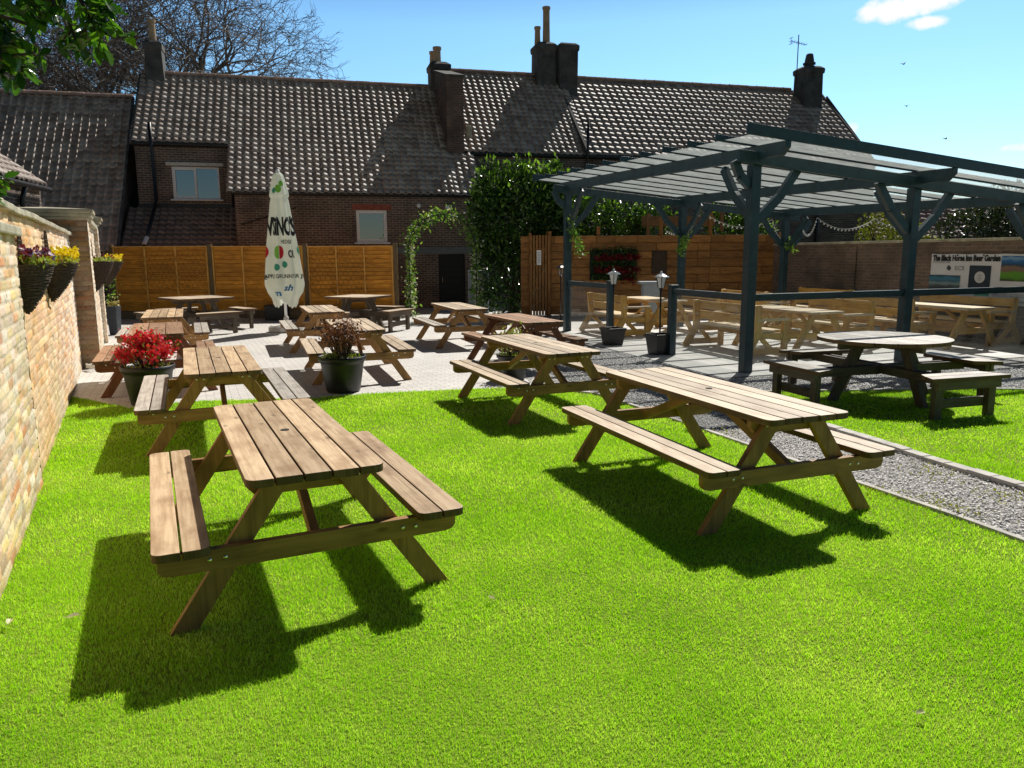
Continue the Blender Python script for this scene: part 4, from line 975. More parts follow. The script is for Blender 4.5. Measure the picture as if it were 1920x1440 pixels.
# ------------------------------------------------------------------ laurel hedges
def shrub(name, lab, cat, base, blobs, n, L, W, mat, tipmat=None, ntip=0, grp=None, trunk=True, shell=.5):
    t = thing(name, lab, cat, base, 0, grp); B = [(b[0] - base[0], b[1] - base[1], b[2]) + tuple(b[3:]) for b in blobs]
    P, d = blob_points(n, B, shell); P[:, 2] = np.maximum(P[:, 2], .05); V, F = leaves(P, L, W, up=.35, nrm=d * .5); npmesh('foliage', V, F, MAT[mat], t)
    if ntip:
        P, d = blob_points(ntip * 2, B, .98); k = d[:, 2] > .1; P, d = P[k][:ntip], d[k][:ntip]; P += rng.normal(size=P.shape) * .06 + np.array([0, 0, .08]); V, F = leaves(P, L * 1.05, W, up=1.0, nrm=d * .4); npmesh('foliage', V, F, MAT[tipmat], t)
    if trunk:
        mb = MB()
        for k in range(7):
            b = B[k % len(B)]; a = random.uniform(0, 6.28)
            mb.tube([(random.uniform(-.2, .2), random.uniform(-.2, .2), 0), (b[0] * .5 + .1 * math.cos(a), b[1] * .5, b[2] * .5), (b[0] + b[3] * .6 * math.cos(a), b[1] + b[4] * .6 * math.sin(a), b[2] + b[5] * .5)], [.06, .04, .012], 6)
        mb.build('trunk', MAT['twig'], t)
    return t
shrub('laurel_bush', 'big glossy laurel bush against the house wall beside the arch', 'bush', (.1, 23.3, 0),
      [(.25, 23.0, 2.6, 1.35, .8, 1.35), (-.55, 23.1, 2.7, .75, .7, 1.2), (.75, 23.1, 3.2, .85, .7, 1.05), (1.4, 23.2, 3.1, .8, .7, .95), (-.2, 22.9, 1.1, .95, .6, 1.2), (-.55, 23.2, 3.7, .5, .5, .75), (1.3, 23.3, 2.2, .9, .7, .9), (.35, 23.3, 3.9, .5, .5, .6), (1.25, 23.3, 3.9, .45, .45, .55)], 15000, .15, .062, 'laurel', 'laurel_tip', 1500)
shrub('laurel_bush', 'spreading laurel bush behind the horizontal board fence', 'bush', (3.4, 23.6, 0),
      [(2.4, 23.5, 2.6, .9, .6, .85), (3.3, 23.6, 2.5, .9, .6, .85), (4.3, 23.7, 2.3, .9, .6, .9), (3.5, 23.6, 1.4, 1.6, .6, 1.1)], 7500, .14, .06, 'laurel', 'laurel_tip', 500)
shrub('laurel_bush', 'laurel bush behind the far right end of the board fence', 'bush', (7.1, 24.2, 0),
      [(6.8, 24.1, 2.4, .8, .6, .9), (7.5, 24.2, 2.2, .8, .6, .8), (7.1, 24.1, 1.2, .9, .6, 1.1)], 4500, .14, .06, 'laurel', 'laurel_tip', 350)

# ------------------------------------------------------------------ board fence on the right, gate, things on it
rf = thing('board_fence', 'golden horizontal board fence behind the pergola', 'fence', (4.4, 22.1, 0))
for x0, x1, ph in ((.28, .56, 0), (1.1, 3.0, .3), (3.0, 5.75, .9), (5.75, 7.75, .1)):
    mb = MB(); nb = 10; hb = 2.27 / nb
    for k in range(nb):
        x = x0 - (((k * .73 + ph) % 1.0) * 1.2 if k % 2 else .0); z = .03 + hb * (k + .5)
        while x < x1:
            xa, xb = max(x, x0), min(x + 1.2, x1); x += 1.2
            if xb - xa > .05: mb.box(((xa + xb) / 2, 22.1 - (.03 if (k % 2) else 0) - random.uniform(0, .008), z), (xb - xa - .014, .028, hb - (.03 if k % 2 else .0)))
    mb.box(((x0 + x1) / 2, 22.15, 1.15), (x1 - x0, .012, 2.24)); mb.build('boards', MAT['fence2'], rf, bevel=.003, world=True)
for x, z in ((1.07, 2.42), (2.52, 2.55), (4.33, 2.95), (5.75, 3.0), (7.78, 2.35)):
    mb = MB(); mb.box((x, 22.17, z / 2), (.1, .1, z)); mb.build('post', MAT['fence2'], rf, bevel=.005, world=True)
mb = MB(); mb.box((5.0, 23.0, 2.72), (2.2, .03, .3)); mb.box((6.3, 23.0, 2.72), (.1, .1, .6)); mb.box((4.1, 23.0, 2.6), (.1, .1, .7)); mb.build('back_rail', MAT['fence_post'], rf, world=True)
gt_ = thing('slatted_gate', 'narrow gate of upright wooden slats with a small white notice', 'gate', (.83, 22.0, 0))
for k in range(7): mb = MB(); mb.box((.57 + k * .086, 21.96, 1.17), (.062, .03, 2.28)); mb.build('slat', MAT['fence2'], gt_, bevel=.004, world=True)
for x, h in ((.55, 2.38), (1.12, 2.42)): mb = MB(); mb.box((x, 22.03, h / 2), (.075, .08, h)); mb.build('post', MAT['fence2'], gt_, bevel=.004, world=True)
mb = MB(); mb.box((.83, 22.0, .4), (.5, .03, .1)); mb.box((.83, 22.0, 1.9), (.5, .03, .1)); mb.build('rail', MAT['fence2'], gt_, world=True)
mb = MB(); mb.box((.80, 21.935, 1.68), (.13, .012, .42)); sg = mb.build('notice', MAT['white'], gt_, world=True)
mb = MB()
for k in range(7): mb.box((.80, 21.927, 1.82 - k * .045), (.09 * random.uniform(.6, 1), .003, .014))
mb.build('print', INK['grey'], sg, world=True)
# green wall planter with red flowers
wp = thing('wall_planter', 'green wall planter with rows of red flowers hung on the board fence', 'planter', (2.95, 21.9, 1.0))
mb = MB(); mb.box((2.95, 22.03, 1.45), (1.36, .05, .86)); mb.build('backing', plain('planter_felt', (.012, .025, .014), .9), wp, world=True)
for z, mt in ((1.82, 'laurel'), (1.66, 'red_geranium'), (1.47, 'laurel'), (1.30, 'red_geranium'), (1.12, 'laurel')):
    P = [(random.uniform(2.3, 3.6) + (.1 if mt[0] == 'r' else 0), 21.95 + random.uniform(-.07, .05), random.gauss(z, .055)) for _ in range(330)]
    P = np.array(P) - np.array([2.95, 21.9, 1.0]); V, F = leaves(P, .075, .045); npmesh('foliage' if mt == 'laurel' else 'blossom', V, F, MAT[mt], wp)
P = np.array([(random.uniform(3.2, 3.6), 21.93, random.gauss(1.1, .07)) for _ in range(150)]) - np.array([2.95, 21.9, 1.0]); V, F = leaves(P, .07, .045); npmesh('blossom', V, F, MAT['red_geranium'], wp)
mb = MB(); mb.box((4.28, 22.04, 1.52), (.44, .04, .64)); mb.box((4.28, 22.015, 1.52), (.38, .02, .58)); o = mb.build('wall_plaque', plain('dark_brown_board', (.05, .028, .015), .7), bevel=.005); tag(o, 'dark brown rectangular board fixed to the fence above the lanterns', 'plaque')
t = thing('utility_cabinet', 'grey metal utility cabinet beside the dark door and arch', 'cabinet', (-1.02, 23.5, 0))
mb = MB(); mb.box((0, 0, .65), (.62, .4, 1.3)); mb.build('body', MAT['cabinet'], t, bevel=.015)
mb = MB(); mb.box((.0, -.21, .66), (.56, .02, 1.2)); d_ = mb.build('door', MAT['cabinet'], t, bevel=.006); mb = MB(); mb.box((-.2, -.225, .75), (.03, .02, .14)); mb.build('handle', MAT['blackmetal'], d_)
t = thing('metal_cabinet', 'pale blue-grey box standing behind the pergola table near the fence', 'cabinet', (3.62, 19.75, 0))
mb = MB(); mb.box((0, 0, .5), (.42, .36, 1.0)); mb.build('body', MAT['cabinet'], t, bevel=.012)
mb = MB(); mb.box((0, 0, 1.03), (.62, .4, .06)); mb.build('lid', MAT['cabinet'], t, bevel=.01)

# ------------------------------------------------------------------ lanterns
def lantern(x, y, h, lab, metal, glassm, capm, planter, base_h=.33):
    t = thing('lamp_post', lab, 'lantern', (x, y, 0), .4)
    z0 = base_h * .85 if planter else 0
    mb = MB(); mb.tube([(0, 0, z0), (0, 0, h - .24)], .016, 8); mb.lathe([(.05, h - .27), (.02, h - .25)], 8)
    if not planter: mb.lathe([(.11, 0), (.10, .04), (.04, .08), (.025, .25), (.018, .3)], 12)
    mb.build('pole', MAT['blackmetal'], t, smooth=True)
    mb = MB(); mb.lathe([(.055, h - .25), (.095, h - .06)], 6); g_ = mb.build('lamp_glass', glassm, t)
    mb = MB()
    for k in range(6): a = k * PI / 3; mb.tube([(.057 * math.cos(a), .057 * math.sin(a), h - .25), (.098 * math.cos(a), .098 * math.sin(a), h - .06)], .006, 4)
    mb.build('lamp_frame', MAT['blackmetal'], t)
    mb = MB(); mb.lathe([(.135, h - .065), (.13, h - .05), (.06, h - .01), (.025, h), (.02, h + .035), (.0, h + .05)], 6 if not planter else 10, capb=True); mb.build('lamp_cap', capm, t, bevel=.003)
    if planter:
        s = .185; e = .145; mb = MB(); hh = base_h
        mb.add([(-e, -e, 0), (e, -e, 0), (e, e, 0), (-e, e, 0), (-s, -s, hh - .04), (s, -s, hh - .04), (s, s, hh - .04), (-s, s, hh - .04)], [(3, 2, 1, 0), (0, 1, 5, 4), (1, 2, 6, 5), (2, 3, 7, 6), (3, 0, 4, 7)])
        for a, c in (((-1, 0), (.02, 2 * s + .04)), ((1, 0), (.02, 2 * s + .04)), ((0, -1), (2 * s, .02)), ((0, 1), (2 * s, .02))): mb.box((a[0] * s, a[1] * s, hh - .02), (c[0] if a[0] else c[0], c[1], .045))
        mb.build('planter', MAT['black'], t, bevel=.004)
        mb = MB(); mb.quad((-s, -s, hh - .06), (s, -s, hh - .06), (s, s, hh - .06), (-s, s, hh - .06)); mb.build('gravel_fill', MAT['gravel'], t)
lantern(2.0, 14.85, 1.44, 'solar lantern on a square black planter left of the pergola opening', MAT['black'], MAT['lampwhite'], MAT['silver'], True)
lantern(2.64, 13.38, 1.42, 'white-topped solar lantern on a pole in a square black planter right of the opening', MAT['black'], MAT['lampwhite'], MAT['silver'], True, .36)
lantern(1.22, 18.7, 1.5, 'slim black lantern post standing in front of the board fence', MAT['black'], MAT['glass'], MAT['blackmetal'], False)
# ------------------------------------------------------------------ pergola (local q along the front, p going back)
pg = thing('pergola', 'slate blue timber pergola with translucent panel roof over the seating', 'pergola', (PG0[0], PG0[1], 0), PGROT)
QS = [0, 3.02, 6.04]; PD = 6.77; PW = .15
zo = lambda q, p: -.088 * q + .017 * p      # the roof falls gently to the right
for q in QS:
    for p in (0, PD):
        mb = MB(); hz = 3.02 + zo(q, p); mb.box((q, p, hz / 2), (PW, PW, hz)); po = mb.build('post', MAT['pergola'], pg, bevel=.006)
        for ax, sgs in (('q', (-1, 1) if q > 0 else (1, -1)), ('p', (1,) if p == 0 else (-1,))):
            for sg in sgs:
                mb = MB(); d = Vector((sg, 0, 0)) if ax == 'q' else Vector((0, sg, 0)); L_ = .70 if not (q == 0 and ax == 'q' and sg < 0) else .30
                zt = 3.04 + zo(q + (sg * L_ if ax == 'q' else 0), p); z0_ = zt - L_ - .04
                a = Vector((q, p, z0_)) + d * .075; c = Vector((q, p, zt)) + d * (L_ + .05); mid = (a + c) / 2 + (Vector((0, 0, -1)) * .035 + d * .035)
                off_ = Vector((0, -.004, 0)) if ax == 'q' else Vector((.004, 0, 0))
                mb.board(a + off_, mid + off_, .085, .125, up=(0, 0, 1)); mb.board(mid + off_ * 1.5, c + off_ * 1.5, .085, .12, up=(0, 0, 1)); mb.build('brace', MAT['pergola'], po, bevel=.004)
for p, y in ((0, -.105), (PD, PD)):
    mb = MB(); mb.board((-.35, y, 3.095 + zo(-.35, p)), (6.45, y, 3.095 + zo(6.45, p)), .06, .17); mb.build('cross_beam', MAT['pergola'], pg, bevel=.005)
for q in QS:
    mb = MB(); k0, k1 = zo(q, -.7), zo(q, 7.2); out = [(-.72, 3.274 + k0), (-.72, 3.19 + k0), (-.60, 3.09 + k0), (7.1, 3.09 + k1), (7.22, 3.19 + k1), (7.22, 3.274 + k1)]
    mb.prism(out, -.045, .045, lambda u, v, z, q=q: (q + z, u, v)); mb.build('main_beam', MAT['pergola'], pg, bevel=.005)
NP = 12; PP = np.linspace(-.70, 7.3, NP)
for k, p in enumerate(PP):
    mb = MB(); hgt = .145 if k in (0, NP - 1) else .09
    mb.board((-.65, p, 3.275 + hgt / 2 + zo(-.65, p)), (6.62, p, 3.275 + hgt / 2 + zo(6.62, p)), .045, hgt); mb.build('rafter', MAT['pergola'], pg, bevel=.003)
for k in range(NP - 1):
    ya, yb_ = PP[k] + .024, PP[k + 1] - .024; mb = MB(); mb.quad(*[(q_, p_, 3.288 + zo(q_, p_)) for q_, p_ in ((-.55, ya), (6.6, ya), (6.6, yb_), (-.55, yb_))]); mb.build('roof_panel', MAT['roofpanel'], pg)
mb = MB(); mb.board((6.67, -.72, 3.29 + zo(6.67, 0)), (6.67, 7.32, 3.29 + zo(6.67, 7)), .08, .08); mb.build('gutter', MAT['pergola'], pg)

def balustrade(a, c, lab, endposts, top=1.14):
    """a,c local (q,p)"""
    m0 = ((a[0] + c[0]) / 2, (a[1] + c[1]) / 2); w_ = pgpt(*m0); an = math.atan2(c[1] - a[1], c[0] - a[0]); L = math.hypot(c[0] - a[0], c[1] - a[1])
    t = thing('glass_balustrade', lab, 'balustrade', (w_[0], w_[1], 0), PGROT + an, 'glass balustrades around the pergola')
    mb = MB(); mb.box((0, 0, top), (L, .085, .05)); mb.box((0, 0, top - .05), (L, .04, .06)); mb.build('handrail', MAT['pergola'], t, bevel=.005)
    mb = MB(); mb.quad((-L / 2 + .03, 0, .08), (L / 2 - .03, 0, .08), (L / 2 - .03, 0, 1.08), (-L / 2 + .03, 0, 1.08)); mb.build('glass_panel', MAT['glass'], t)
    for e in endposts:
        mb = MB(); mb.box((e * L / 2, 0, .6), (.12, .12, 1.2)); mb.box((e * L / 2, 0, 1.215), (.15, .15, .03)); mb.build('post', MAT['pergola'], t, bevel=.005)
balustrade((0, .08), (0, 2.13), 'glass balustrade between the front corner post and the lantern opening', (1,))
balustrade((0, 4.55), (0, 6.69), 'short glass balustrade at the far left of the pergola by the slim black lantern', (-1,))
balustrade((.08, 0), (2.94, 0), 'front glass balustrade between the corner post and the middle post', ())
balustrade((3.1, 0), (5.96, 0), 'front glass balustrade right of the middle post, before the banner wall', ())

# heavy timber benches and tables under the pergola
def pub_bench(q, p0, L, face, lab):
    """back plane at q, near end at p0, faces +q (1) or -q (-1)"""
    w_ = pgpt(q, p0 + L / 2); t = thing('bench', lab, 'bench', (w_[0], w_[1], 0), PGROT + (0 if face > 0 else PI), 'timber benches with backs under the pergola')
    hl = L / 2; W = MAT['wood_new']
    for e in (-1, 1):
        y = e * (hl - .04); mb = MB()
        mb.board((-.24, y, 0), (.02, y, .42), .07, .12, up=(1, 0, 0)); mb.board((.015, y - .001, .36), (-.03, y - .001, .89), .065, .11, up=(1, 0, 0)); bp = mb.build('back_post', W, t, bevel=.004)
        mb = MB(); mb.board((.56, y, 0), (.56, y, .62), .07, .10, up=(1, 0, 0)); mb.build('front_leg', W, t, bevel=.004)
        mb = MB(); mb.box((.30, y, .635), (.66, .085, .04)); mb.build('arm_rest', MAT['wood_newtop'], t, bevel=.005)
        mb = MB(); mb.board((-.01, y + .002, .36), (.6, y + .002, .36), .05, .10); mb.board((-.14, y + .003, .09), (.56, y + .003, .09), .05, .11); mb.board((.08, y + .03, .34), (.38, y + .03, .05), .04, .08, up=(1, 0, 0)); mb.build('side_rail', W, t, bevel=.004)
    mb = MB()
    for k in range(3): mb.box((.13 + k * .165, 0, .435), (.155, L - .10 if k < 2 else L - .22, .04))
    mb.build('seat', MAT['wood_newtop'], t, bevel=.004)
    mb = MB()
    for z, x in ((.80, .035), (.615, .052)): mb.box((x, 0, z), (.035, L, .155))
    mb.build('backrest', W, t, bevel=.004)
    mb = MB(); mb.box((.5, 0, .33), (.04, L - .16, .13)); mb.build('apron', W, t, bevel=.004); return t
def pub_table(q, p0, L, lab):
    w_ = pgpt(q, p0 + L / 2); t = thing('trestle_table', lab, 'table', (w_[0], w_[1], 0), PGROT, 'timber trestle tables under the pergola'); W = MAT['wood_new']; hl = L / 2
    mb = MB()
    for i in range(4): mb.box((-.27 + i * .18, 0, .73), (.172, L + random.uniform(-.02, .02), .042))
    mb.build('tabletop', MAT['wood_newtop'], t, bevel=.005)
    for e in (-1, 1):
        y = e * (hl - .14)
        for sx in (-1, 1):
            mb = MB(); out = [(sx * .66, 0), (sx * .54, 0), (sx * .12, .708), (sx * .24, .708)]
            mb.prism(out if sx < 0 else out[::-1], -.03, .03, lambda u, v, z, y=y: (u, y - z, v), ulen=1); lg = mb.build('leg', W, t, bevel=.004)
            if e < 0: bolt(lg, (sx * .21, y - .031, .66)); bolt(lg, (sx * .42, y - .031, .33))
        mb = MB(); mb.box((0, y - e * .05, .655), (.5, .045, .10)); mb.box((0, y - e * .05, .31), (.84, .045, .11)); mb.build('cross_rail', W, t, bevel=.004)
    mb = MB(); mb.box((0, 0, .30), (.05, L - .35, .10)); mb.build('stretcher', W, t, bevel=.004)
    for e in (-1, 1): mb = MB(); mb.board((0, e * (hl - .2), .34), (0, e * .15, .70), .06, .045, up=(1, 0, 0)); mb.build('brace', W, t, bevel=.003)
    return t
pub_bench(.55, 4.95, 1.75, 1, 'timber bench with arms seen end on, behind the lantern planters'); pub_table(1.80, 5.05, 1.85, 'trestle table beside the grey cabinet, behind the right lantern'); pub_bench(3.05, 5.2, 1.6, -1, 'timber bench facing left, behind the table with the right lantern')
pub_bench(1.15, 1.22, 1.95, 1, 'timber bench seen from behind through the glass, right of the pergola corner opening'); pub_table(2.48, 1.10, 1.95, 'trestle table just right of the front corner post, behind the glass'); pub_bench(3.86, 1.5, 1.65, -1, 'timber bench facing left behind the middle trestle table, left of the middle post')
pub_bench(4.75, 1.45, 2.0, 1, 'timber bench seen past the middle front post, backing onto its neighbour'); pub_table(5.62, .75, 1.9, 'trestle table at the right with its A-shaped end in full view'); pub_bench(6.75, .95, 2.15, -1, 'timber bench at far right below the banner')
pub_bench(4.15, 4.9, 1.7, 1, 'timber bench in the back row, its back to the middle of the pergola'); pub_table(5.25, 4.9, 1.8, 'trestle table in the back row near the brick wall corner'); pub_bench(6.55, 4.9, 1.8, -1, 'timber bench in the back row nearest the brick wall corner')

# festoon lights
def festoon(pts, lab, cat='string lights'):
    c0 = Vector(pts[0]); t = thing('string_lights', lab, cat, c0, 0, 'festoon lights strung at the back of the pergola'); mb = MB(); all_ = []
    for a, c, sag in zip(pts[:-1], pts[1:], [.28] * 9):
        a, c = Vector(a), Vector(c); seg = [a.lerp(c, k / 16) - Vector((0, 0, sag * 4 * (k / 16) * (1 - k / 16))) for k in range(17)]; all_ += seg[1:-1]; mb.tube([q - c0 for q in seg], .006, 4)
    mb.build('cable', MAT['lampwhite'], t)
    bm_ = MB(); bm_.sphere((0, 0, -.03), .024, 6, 5); proto = bm_.build('bulb', MAT['lampwhite'], t, smooth=True); proto.location = all_[0] - c0
    for q in all_[1:]: o = proto.copy(); COL.objects.link(o); o.parent = t; o.location = q - c0
a_, b_, c_, d_ = [(*pgpt(q, PD + .1), z) for q, z in ((2.6, 2.35), (3.6, 2.80), (5.7, 2.60), (6.3, 2.2))]
festoon([a_, b_, c_, d_], 'white festoon lights sagging between the two back pergola posts')
def at_Y(px, py, Y): d = pdir(px, py); return Vector((0, 0, CAMH)) + d * (Y / d.y)
festoon([tuple(at_Y(*q)) for q in ((1505, 428, 19.6), (1532, 408, 19.8), (1640, 410, 20.4), (1762, 407, 21))], 'white festoon lights strung across the gap in front of the house end and round shrub')
# vines on posts
def vine(q, p, z0, z1, lab, ox, n=150, mt='climber'):
    w_ = pgpt(q, p); t = thing('trailing_vine', lab, 'climbing plant', (w_[0], w_[1], z0)); mb = MB(); pts = [(ox * k / 6 * (1 if k % 2 else .8), -.1, (z1 - z0) * k / 6) for k in range(7)]; mb.tube(pts, .006, 4); mb.build('stem', MAT['twig'], t)
    P = [Vector(pts[random.randrange(7)]).lerp(Vector(pts[random.randrange(7)]), random.random()) + Vector((random.gauss(0, .05), random.gauss(0, .06), random.gauss(0, .05))) for _ in range(n)]
    V, F = leaves(P, .085, .05, droop=.3); npmesh('foliage', V, F, MAT[mt], t)
vine(0, PD - .1, 2.5, 1.75, 'leafy vine trailing from the far left pergola post', .32, 170); vine(3.02, PD - .1, 2.2, 1.78, 'leafy vine around the middle back pergola post', -.1, 170); vine(6.04, PD - .1, 2.05, 1.75, 'leafy vine around the right back pergola post', .12, 90)

# ------------------------------------------------------------------ right boundary wall and banner
RW0 = Vector((7.74, 21.95, 0)); RA = math.atan2(-.961, .276)
rw = thing('brick_wall', 'dark brown brick boundary wall at the right behind the pergola with a banner', 'wall', RW0, RA)
mb = MB(); Lw = 14.0; hw = 1.97
def wallface(mb, x0, x1, z0, z1, y, flip=False, u0=0):
    q = [(x0, y, z0), (x1, y, z0), (x1, y, z1), (x0, y, z1)]; uv = [(x0 + u0, z0), (x1 + u0, z0), (x1 + u0, z1), (x0 + u0, z1)]
    if flip: q, uv = q[::-1], uv[::-1]
    mb.quad(*q, uv=uv)
wallface(mb, -.2, Lw, 0, hw, -.115); wallface(mb, -.2, Lw, 0, hw, .115, True); mb.quad((-.2, -.115, hw), (Lw, -.115, hw), (Lw, .115, hw), (-.2, .115, hw)); mb.quad((-.2, .115, 0), (-.2, -.115, 0), (-.2, -.115, hw), (-.2, .115, hw), uv=[(0, 0), (.23, 0), (.23, hw), (0, hw)])
for xs in (2.9, 10.5): wallface(mb, xs, xs + .34, 0, hw - .06, -.15)
mb.build('wall', MAT['brick_wall'], rw)
mb = MB()
for k in range(24): mb.box((-.2 + k * .6 + .295, 0, hw + .03), (.588, .30, .06))
mb.build('coping', MAT['stone'], rw, bevel=.008)
# banner: pixel (1748,476)-(1920+,570) on the wall face
def ray_on_plane(px, py, P0, n):
    d = pdir(px, py); O_ = Vector((0, 0, CAMH)); return O_ + d * ((Vector(P0) - O_).dot(Vector(n)) / d.dot(Vector(n)))
wx = Vector((math.cos(RA), math.sin(RA), 0)); wy = Vector((-math.sin(RA), math.cos(RA), 0)); pl0 = RW0 + wy * -.16
def rwpt(px, py): q = ray_on_plane(px, py, pl0, wy) - RW0; return q.dot(wx), q.z
bx0, bz1 = rwpt(1748, 476); bxm, _ = rwpt(1882, 480); bzb = rwpt(1900, 573)[1]; bx1 = bx0 + (bxm - bx0) * 1.72
bn = thing('banner', 'white printed beer garden banner hung on the brick wall', 'banner', RW0 + wx * bx0 - wy * .165 + Vector((0, 0, bzb)), RA)
BW, BH = bx1 - bx0, bz1 - bzb; mb = MB(); nx = 24
for k in range(nx):
    xa, xb = BW * k / nx, BW * (k + 1) / nx; sg = lambda x: -.012 * math.sin(PI * x / BW * 5) ** 2
    mb.add([(xa, .006 * math.sin(k), 0), (xb, .006 * math.sin(k + 1), 0), (xb, .006 * math.sin(k + 1), BH + sg(xb)), (xa, .006 * math.sin(k), BH + sg(xa))], [(0, 1, 2, 3)])
mb.build('sheet', plain('banner_vinyl', (.74, .73, .76), .5, var=.05, scale=2), bn)
def ontext(body, x, z, size, ink, wid=None, bold=0, align='LEFT'):
    me = text_mesh(body, size, bold=bold, align=align); xs = [v.co.x for v in me.vertices]; k = 1.0 if wid is None else wid / (max(xs) - min(xs))
    for v in me.vertices: v.co = (x + v.co.x * k, -.012, z + v.co.y)
    me.materials.clear(); me.materials.append(INK[ink]); link('lettering', me, bn)
fxn = lambda px, py=480: rwpt(px, py)[0] - bx0
fzn = lambda px, py: rwpt(px, py)[1] - bzb
def orect(name, x0, x1, z0, z1, mat, y=-.010, par=None): mb = MB(); mb.quad((x0, y, z0), (x1, y, z0), (x1, y, z1), (x0, y, z1)); return mb.build(name, mat, par or bn)
ontext('The Black Horse Inn Beer Garden', fxn(1751), fzn(1751, 488.5), (fzn(1751, 478) - fzn(1751, 488.5)) * 1.35, 'black', fxn(1878) - fxn(1751), .009)
ontext('In association with', fxn(1751), fzn(1751, 493), (fzn(1751, 488) - fzn(1751, 492.5)) * 1.3, 'grey', fxn(1783) - fxn(1751))
ontext('ECS', fxn(1793), fzn(1793, 506.5), (fzn(1793, 498.5) - fzn(1793, 506.5)) * 1.38, 'grey', fxn(1810) - fxn(1793))
lx, lz, lr = fxn(1783), fzn(1783, 503), (fzn(1783, 498) - fzn(1783, 508)) / 2
me = disc_mesh(lr * .75, lr * .8)
for v in me.vertices: v.co = (lx + v.co.x, -.012, lz + v.co.y)
me.materials.append(INK['navy']); link('logo', me, bn)
ontext('e', lx - lr * .38, lz - lr * .42, lr * 1.5, 'white'); bpy.data.objects[-1] if False else None
mb = MB()
for k in range(7): a = PI * .55 + k * .28; mb.box((lx + lr * 1.05 * math.cos(a), -.012, lz + lr * 1.05 * math.sin(a)), (lr * .25, .004, lr * .25))
mb.build('logo', INK['navy'], bn)
orect('dark_panel', fxn(1821), fxn(1862), fzn(1840, 541), fzn(1840, 498), INK['navy'])
cxp, czp, crp = fxn(1842), fzn(1842, 520), (fzn(1842, 509) - fzn(1842, 531)) / 2
me = disc_mesh(crp * (fxn(1852) - fxn(1832)) / (2 * crp) if crp else .2, crp)
for v in me.vertices: v.co = (cxp + v.co.x, -.014, czp + v.co.y)
me.materials.append(plain('pale_roundel', (.66, .66, .68), .6, var=.05)); link('roundel', me, bn)
mb = MB()
for k, wd_ in enumerate((.35, .9, .7, .95, .6)): mb.box((cxp, -.017, czp + crp * (.55 - k * .25)), (crp * wd_, .002, crp * .07))
mb.build('print', INK['grey'], bn)
def picmat(name, stops, sc):
    m, nt, b, o = new_mat(name); tc = nt.nodes.new('ShaderNodeTexCoord'); sp = nt.nodes.new('ShaderNodeSeparateXYZ'); nt.links.new(tc.outputs['UV'], sp.inputs[0])
    n = noise(nt, tc.outputs['UV'], sc, 5); ma = nt.nodes.new('ShaderNodeMath'); ma.operation = 'MULTIPLY_ADD'; ma.inputs[1].default_value = .34; nt.links.new(n, ma.inputs[0])
    ad = nt.nodes.new('ShaderNodeMath'); ad.operation = 'SUBTRACT'; ad.inputs[1].default_value = .17; nt.links.new(sp.outputs['Y'], ad.inputs[0]); nt.links.new(ad.outputs[0], ma.inputs[2])
    r_ = ramp(nt, ma.outputs[0], stops); nt.links.new(r_, b.inputs['Base Color']); b.inputs['Roughness'].default_value = .5; return m
orect('photo_print', fxn(1745.5) + .02, fxn(1805), fzn(1780, 546), fzn(1780, 516), picmat('pic_a', [(0, (.02, .03, .035)), (.3, (.06, .09, .10)), (.5, (.25, .34, .36)), (.62, (.04, .14, .2)), (.8, (.05, .22, .34)), (1, (.02, .05, .07))], 4))
orect('photo_print', fxn(1880), fxn(1945), fzn(1890, 527), fzn(1890, 480), picmat('pic_b', [(0, (.02, .03, .01)), (.12, (.10, .30, .02)), (.33, (.12, .34, .02)), (.4, (.20, .13, .09)), (.55, (.26, .16, .11)), (.62, (.02, .05, .09)), (.8, (.02, .16, .42)), (.92, (.25, .42, .6)), (1, (.02, .14, .4))], 3))
orect('arrow_print', fxn(1834), fxn(1862), fzn(1850, 555), fzn(1850, 549), INK['teal'])
ontext('IMPROVED OUTDOOR', fxn(1868), fzn(1870, 556), (fzn(1870, 549) - fzn(1870, 556)) * 1.3, 'grey', (fxn(1930) - fxn(1868)) * 1.05)
ontext('sponsored by local businesses', fxn(1890), fzn(1895, 567), (fzn(1870, 562) - fzn(1870, 567)) * 1.2, 'black', (fxn(1940) - fxn(1890)) * 1.05)
for px in (1797, 1846): mb = MB(); mb.sphere((fxn(px), -.014, fzn(px, 478.5)), .018, 6, 4); mb.build('eyelet', MAT['blackmetal'], bn)
